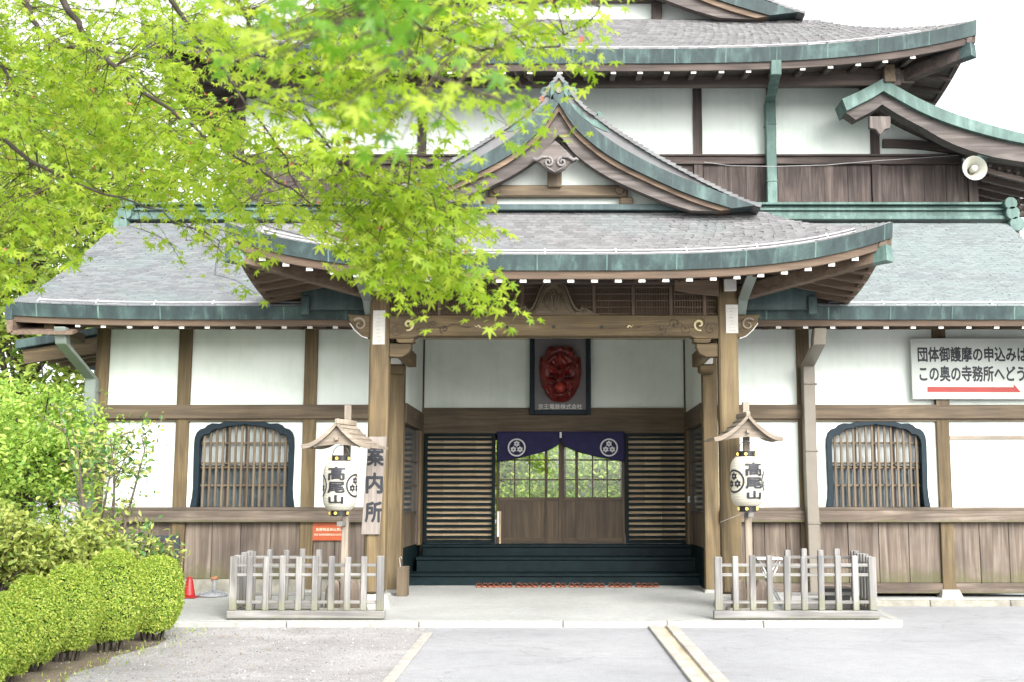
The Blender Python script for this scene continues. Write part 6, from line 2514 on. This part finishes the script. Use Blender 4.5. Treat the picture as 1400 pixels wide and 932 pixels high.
GB = 'trees behind the temple'
tree('garden_maple', 'feathery bright green tree beside the left end of the hall', at(35, 17.6), 3.4, (0, 0, 2.35), (1.15, .9, 1.15), 150, 60, .085, FINE, 31, trunk_r=.07, flat=.35)
tree('garden_maple', 'feathery green tree standing close to the corner downspout', at(88, 19.4), 3.6, (-.2, 0, 2.3), (1.15, .9, 1.05), 120, 60, .085, FINE, 32, trunk_r=.07, flat=.35)
tree('garden_maple', 'low feathery green tree at the left picture edge above the pale shrub', at(-60, 15.8), 3.2, (0, 0, 2.2), (1.0, .9, 1.0), 110, 60, .085, FINE, 35, trunk_r=.07, flat=.35)
tree('woodland_tree', 'tall leafy tree behind the left verge of the wing roof', (-11.5, 25.5, 0), 9, (0, 0, 6.2), (2.6, 2.2, 3.2), 170, 46, .20, BACK, 41, GB, .22)
tree('woodland_tree', 'tall leafy tree at the left picture edge, farther out than the roof', (-15.5, 27.5, 0), 11, (0, 0, 7.0), (3.0, 2.4, 4.0), 200, 46, .22, BACK, 42, GB, .25)
tree('woodland_tree', 'high tree whose crown shows through the maple leaves at the top', (-12.5, 32.0, 0), 14, (0, 0, 10.5), (3.2, 2.6, 3.6), 190, 46, .24, BACK, 43, GB, .28)
tree('woodland_tree', 'leafy tree glimpsed past the right-hand end of the ridge', (15.6, 33.0, 0), 10, (0, 0, 7.2), (2.6, 2.4, 2.6), 150, 46, .22, BACK, 44, GB, .25)
tree('woodland_tree', 'very tall tree filling the top corner behind the maple sprays', (-17.5, 34.0, 0), 16, (0, 0, 11.5), (4.0, 3.0, 4.6), 240, 50, .26, BACK, 47, GB, .3)
tree('garden_tree', 'sunlit green tree seen through the glazed entrance doors', (-2.2, 50.0, 0), 6.5, (0, 0, 3.0), (3.4, 1.5, 2.9), 170, 60, .22, BACK, 45, None, .14)
tree('garden_tree', 'pale green tree seen through the right-hand door panes', (3.2, 52.0, 0), 6.5, (0, 0, 3.0), (3.4, 1.5, 2.9), 170, 60, .22, BACK, 46, None, .14)

# ---- the maple overhead
MAP = thing('maple_tree', 'maple tree reaching fresh lime green leafy branches across the upper left', 'tree', (-5.2, 6.2, 0))
WOODB = wood('root', 'x')
TR = Vector((-5.2, 6.2, 0))
br = MB()
fork = TR + Vector((.35, -.1, 3.2))
br.tube([TR + Vector((0, 0, -.1)), TR + Vector((.05, .02, 1.2)), TR + Vector((.15, 0, 2.3)), fork], [.19, .15, .13, .11], 10)
br.build('trunk', BARK, MAP)
LIMBS = [
    [fork, U(-40, -150, 6.3), U(60, -40, 6.1), U(105, 30, 6.0), U(150, 85, 6.0), U(230, 150, 5.9), U(310, 205, 5.8), U(400, 262, 5.6), U(500, 330, 5.4), U(590, 385, 5.2)],
    [fork, U(-90, -60, 6.8), U(20, -10, 6.8), U(55, 45, 6.8), U(78, 62, 6.8), U(130, 75, 6.7), U(200, 120, 6.6), U(280, 215, 6.5), U(330, 300, 6.4)],
    [fork, U(-120, 20, 7.2), U(-10, 80, 7.2), U(40, 170, 7.2), U(60, 260, 7.1), U(80, 350, 7.0)],
    [fork, U(60, -260, 5.6), U(230, -120, 5.2), U(320, 0, 5.0), U(350, 45, 5.0), U(400, 120, 5.0), U(440, 190, 4.9), U(520, 260, 4.8), U(620, 300, 4.7)],
    [fork, U(100, -320, 5.0), U(330, -200, 4.4), U(480, -70, 4.2), U(560, 20, 4.2), U(660, 70, 4.1), U(760, 60, 4.1), U(820, 10, 4.1)],
    [fork, U(150, -420, 4.0), U(300, -260, 2.8), U(420, -90, 2.3), U(500, 20, 2.2), U(580, 90, 2.1), U(690, 140, 2.0)],
    [fork, U(0, -200, 5.6), U(180, -60, 5.5), U(260, 40, 5.5), U(330, 130, 5.4), U(390, 220, 5.4), U(430, 300, 5.3)],
    [fork, U(-100, 60, 6.2), U(0, 190, 6.2), U(100, 250, 6.1), U(200, 285, 6.0), U(300, 330, 5.9)],
]
br = MB()
SEG = []
for li, L in enumerate(LIMBS):
    c = [tuple(p) for p in L]
    p = [np.array(q) for q in c]
    pts = [p[0]]
    ext = [2 * p[0] - p[1]] + p + [2 * p[-1] - p[-2]]
    pts = []
    for i in range(1, len(ext) - 2):
        for t in np.linspace(0, 1, 5, endpoint=False):
            a_, b_, c_, d_ = ext[i - 1], ext[i], ext[i + 1], ext[i + 2]
            pts.append(.5 * (2 * b_ + (c_ - a_) * t + (2 * a_ - 5 * b_ + 4 * c_ - d_) * t * t + (3 * b_ - a_ - 3 * c_ + d_) * t ** 3) + RNG.normal(size=3) * .008)
    pts.append(p[-1])
    n = len(pts)
    r0 = .06 if li != 5 else .03
    sc_ = 2.2 / 6 if li == 5 else .6
    rad = [max(.0035, (r0 * (1 - i / n) ** 1.7) if i > 6 else .05) for i in range(n)]
    rad = [max(.0028, .030 * (1 - i / (n - 1)) ** 1.9 * (.55 if li == 5 else 1) + .003) for i in range(n)]
    br.tube([tuple(q) for q in pts], rad, 6)
    SEG.append(np.array(pts))
br.build('branches', WOODB, MAP, smooth=True)
ALLP = np.concatenate([s[8:] for s in SEG if True])


def inside(poly, x, y):
    c = False
    j = len(poly) - 1
    for i in range(len(poly)):
        xi, yi = poly[i]
        xj, yj = poly[j]
        if (yi > y) != (yj > y) and x < (xj - xi) * (y - yi) / (yj - yi) + xi:
            c = not c
        j = i
    return c


# sprays of leaves: (outline the sprays fill, nearest and farthest distance, how many, leaves on each, leaf length)
SPRAYS = [
    ([(-40, -30), (300, -30), (330, 60), (260, 95), (330, 150), (430, 190), (470, 250), (560, 260), (620, 260), (640, 320), (560, 370), (500, 390), (460, 330), (400, 300), (350, 330), (250, 300), (150, 260), (90, 320), (-40, 360)], 5.0, 7.2, 270, 24, .070),
    ([(300, -40), (830, -40), (800, 40), (740, 70), (640, 60), (560, 110), (520, 220), (430, 200), (340, 110), (280, 40)], 3.9, 5.2, 128, 22, .068),
    ([(420, 220), (540, 230), (620, 220), (650, 280), (640, 330), (690, 420), (650, 410), (600, 385), (540, 395), (490, 390), (470, 320)], 4.5, 5.2, 78, 22, .064),
    ([(180, 300), (240, 320), (320, 330), (330, 400), (300, 340), (220, 330)], 5.6, 6.2, 9, 12, .060),
    ([(560, 110), (640, 80), (740, 80), (760, 140), (690, 150), (640, 170), (600, 200)], 3.6, 4.4, 13, 14, .064),
    ([(-40, 240), (100, 260), (90, 360), (-40, 390)], 6.0, 7.2, 34, 20, .068),
    ([(-40, -40), (300, -40), (280, 120), (110, 200), (-40, 240)], 6.2, 8.0, 90, 24, .068),
]
pos_, nrm_, spin_, len_ = [], [], [], []
deep_ = set()
tw = MB()
rs = random.Random(5)
for poly, d0, d1, cnt, per, ll in SPRAYS:
    xs_ = [p[0] for p in poly]
    ys_ = [p[1] for p in poly]
    k = 0
    while k < cnt:
        px, py = rs.uniform(min(xs_), max(xs_)), rs.uniform(min(ys_), max(ys_))
        if not inside(poly, px, py):
            continue
        if 215 < px < 285 and 45 < py < 85 and rs.random() < .9:
            continue
        k += 1
        d = rs.uniform(d0, d1)
        if px < 250:
            d = min(d1, d + .6)
        tip = np.array(U(px, py, d))
        i = int(np.argmin(np.linalg.norm((ALLP - tip) * np.array([1, .6, 1]) + np.array([0.12, 0, -.15]), axis=1)))
        st = ALLP[i]
        vec = tip - st
        if np.linalg.norm(vec) > .9:
            st = tip - vec / np.linalg.norm(vec) * .9 * rs.uniform(.6, 1)
        head = np.array([rs.uniform(.2, .9), rs.uniform(-.5, .5), rs.uniform(-.55, .0)])
        head /= np.linalg.norm(head)
        L = rs.uniform(.22, .42)
        a0, a1 = tip - head * L * .5, tip + head * L * .5 + np.array([0, 0, -.04])
        tw.tube([tuple(st), tuple((st + a0) / 2 + np.array([0, 0, .03])), tuple(a0), tuple(tip), tuple(a1)], [.0026, .0022, .0018, .0014, .0009], 4)
        side = np.cross(head, [0, 0, 1])
        side /= np.linalg.norm(side)
        for j in range(per):
            t = (j // 2) / max(1, per // 2 - 1)
            s = 1 if j % 2 else -1
            p = a0 + (a1 - a0) * t + side * s * rs.uniform(.015, .10) + np.array([0, 0, rs.uniform(-.06, .025)])
            pos_.append(p)
            nrm_.append((rs.gauss(0, .45), -.45 + rs.gauss(0, .45), .62 + rs.gauss(0, .35)))
            # leaf points outward and down
            spin_.append(rs.uniform(-.9, .9) + (math.pi))
            len_.append(ll * rs.choice((.55, .8, .95, 1.1, 1.3)) * rs.uniform(.88, 1.12))
# big near sprays, out of focus
NEAR = [(430, -10), (470, 15), (520, 5), (560, 20), (600, 10), (545, 50), (480, 50), (440, 40), (390, 15), (610, 50), (650, 30), (500, 90), (560, 110), (590, 135), (520, 150), (470, 150), (430, 165), (545, 200), (505, 205), (600, 165),
        (640, 125), (700, 150), (320, 70), (350, 40), (310, 20), (280, 10), (370, 80), (620, 80), (570, 75), (450, 100), (660, 90), (690, 60), (740, 20), (355, 95), (300, 95), (520, 40), (460, -20), (580, -15), (640, -20), (500, -25)]
for px, py in NEAR:
    for j in range(7 if 370 < px < 600 and py < 60 else 3):
        d = rs.uniform(1.75, 2.45)
        p = np.array(U(px + rs.uniform(-28, 28), py + rs.uniform(-18, 18), d))
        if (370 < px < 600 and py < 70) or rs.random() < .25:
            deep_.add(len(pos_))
        pos_.append(p)
        nrm_.append((rs.gauss(0, .4), -.55 + rs.gauss(0, .35), .5 + rs.gauss(0, .3)))
        spin_.append(math.pi + rs.uniform(-.9, .9))
        len_.append(rs.uniform(.045, .068))
    q = np.array(U(px, py, 2.1))
    i = int(np.argmin(np.linalg.norm(ALLP - q, axis=1)))
    tw.tube([tuple(ALLP[i]), tuple((ALLP[i] + q) / 2 + np.array([0, 0, .01])), tuple(q)], [.0022, .0018, .001], 4)
kind(tw.build('twigs', plain('young_twig', (.045, .032, .018), .8, .3, 20), MAP), 'stuff')
pos_, nrm_, spin_, len_ = np.array(pos_), np.array(nrm_), np.array(spin_), np.array(len_)
M = frames(nrm_, spin_)
scl = len_ / .55 * .62
# the 300 leaves that show largest are parts of their own
size = len_ / np.maximum(pos_[:, 1], .5)
order = np.argsort(-size)
big, rest = order[:300], order[300:]
half = RNG.random(len(rest)) < .5
Va, Ta = scatter(MV, MT, pos_[rest][half], M[rest][half], scl[rest][half])
Vb, Tb = scatter(MV2, MT, pos_[rest][~half], M[rest][~half], scl[rest][~half])
kind(arr_mesh('foliage', np.concatenate([Va, Vb]), np.concatenate([Ta, Tb + len(Va)]), MAPLE, MAP), 'stuff')
tmp = []
for tv in (MV, MV2):
    me = bpy.data.meshes.new('leaf')
    me.from_pydata(tv.tolist(), [], MT.tolist())
    me.materials.append(MAPLE)
    tmp.append(me)
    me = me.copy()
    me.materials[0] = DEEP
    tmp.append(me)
base_l = world_loc(MAP)
for i in big:
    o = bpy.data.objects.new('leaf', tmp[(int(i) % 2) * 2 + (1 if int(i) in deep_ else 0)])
    COL.objects.link(o)
    o.parent = MAP
    Mx = Matrix([[M[i][a][b] * scl[i] for b in range(3)] for a in range(3)]).to_4x4()
    Mx.translation = Vector(pos_[i].tolist()) - base_l
    o.matrix_local = Mx

# pink winged seeds among the outer sprays
ss = np.array([pos_[int(k)] for k in RNG.choice(len(pos_) - 200, 190, replace=False)]) + RNG.normal(size=(190, 3)) * .02 + np.array([0, 0, .03])
V, T = scatter(OV * np.array([1.1, 1, 1]), OT, ss, frames(RNG.normal(size=(190, 3)) + np.array([0, -.6, .2]), RNG.random(190) * 6.28), RNG.uniform(.018, .032, 190))
kind(arr_mesh('seeds', V, T, make_leaf('pink_seed', [(.42, .10, .09), (.55, .20, .14), (.50, .14, .12)], .3, .5), MAP), 'stuff')

# ---- fallen bits on the gravel
n = 2600
gx = RNG.uniform(-6.0, -1.6, n)
gy = RNG.uniform(9.5, 15.0, n)
pos = np.stack([gx, gy, np.full(n, .006)], 1)
pv = np.array([(-1, -1, 0), (1, -.8, 0), (.9, 1, 0), (-.8, .9, 0), (0, 0, 1.1)], float)
pt = np.array([(0, 1, 4), (1, 2, 4), (2, 3, 4), (3, 0, 4)])
V, T = scatter(pv, pt, pos, frames(np.tile([0, 0, 1.0], (n, 1)) + RNG.normal(size=(n, 3)) * .15, RNG.random(n) * 6.28), RNG.uniform(.003, .010, n))
ok = kind(arr_mesh('gravel', V, T, make_leaf('grit', [(.12, .115, .11), (.25, .24, .235), (.42, .41, .40)], 0.0, .8)), 'stuff')
n = 420
gx = RNG.normal(-3.7, .55, n)
gy = RNG.uniform(9.5, 15.0, n)
pos = np.stack([gx, gy, np.full(n, .013)], 1)
V, T = scatter(OV * np.array([1, 1, .3]), OT, pos, frames(np.tile([0, 0, 1.0], (n, 1)) + RNG.normal(size=(n, 3)) * .1, RNG.random(n) * 6.28), RNG.uniform(.02, .045, n))
kind(arr_mesh('leaf_litter', V, T, make_leaf('dry_leaf', [(.20, .11, .05), (.32, .20, .10), (.26, .22, .08), (.30, .12, .06)], .1, .8)), 'stuff')
# weeds at the foot of the hedge
n = 260
gx = RNG.normal(-4.25, .12, n) - (RNG.random(n) * .3)
gy = RNG.uniform(10.5, 14.9, n)
pos = np.stack([gx, gy, np.full(n, .01)], 1)
nr = RNG.normal(size=(n, 3)) * .6
nr[:, 1] -= .6
V, T = scatter(TV * np.array([.35, 1, 1]), TT, pos, frames(nr + np.array([0, 0, .15]), RNG.normal(size=n) * .5), RNG.uniform(.02, .06, n))
kind(arr_mesh('weeds', V, T, AZALEA), 'stuff')
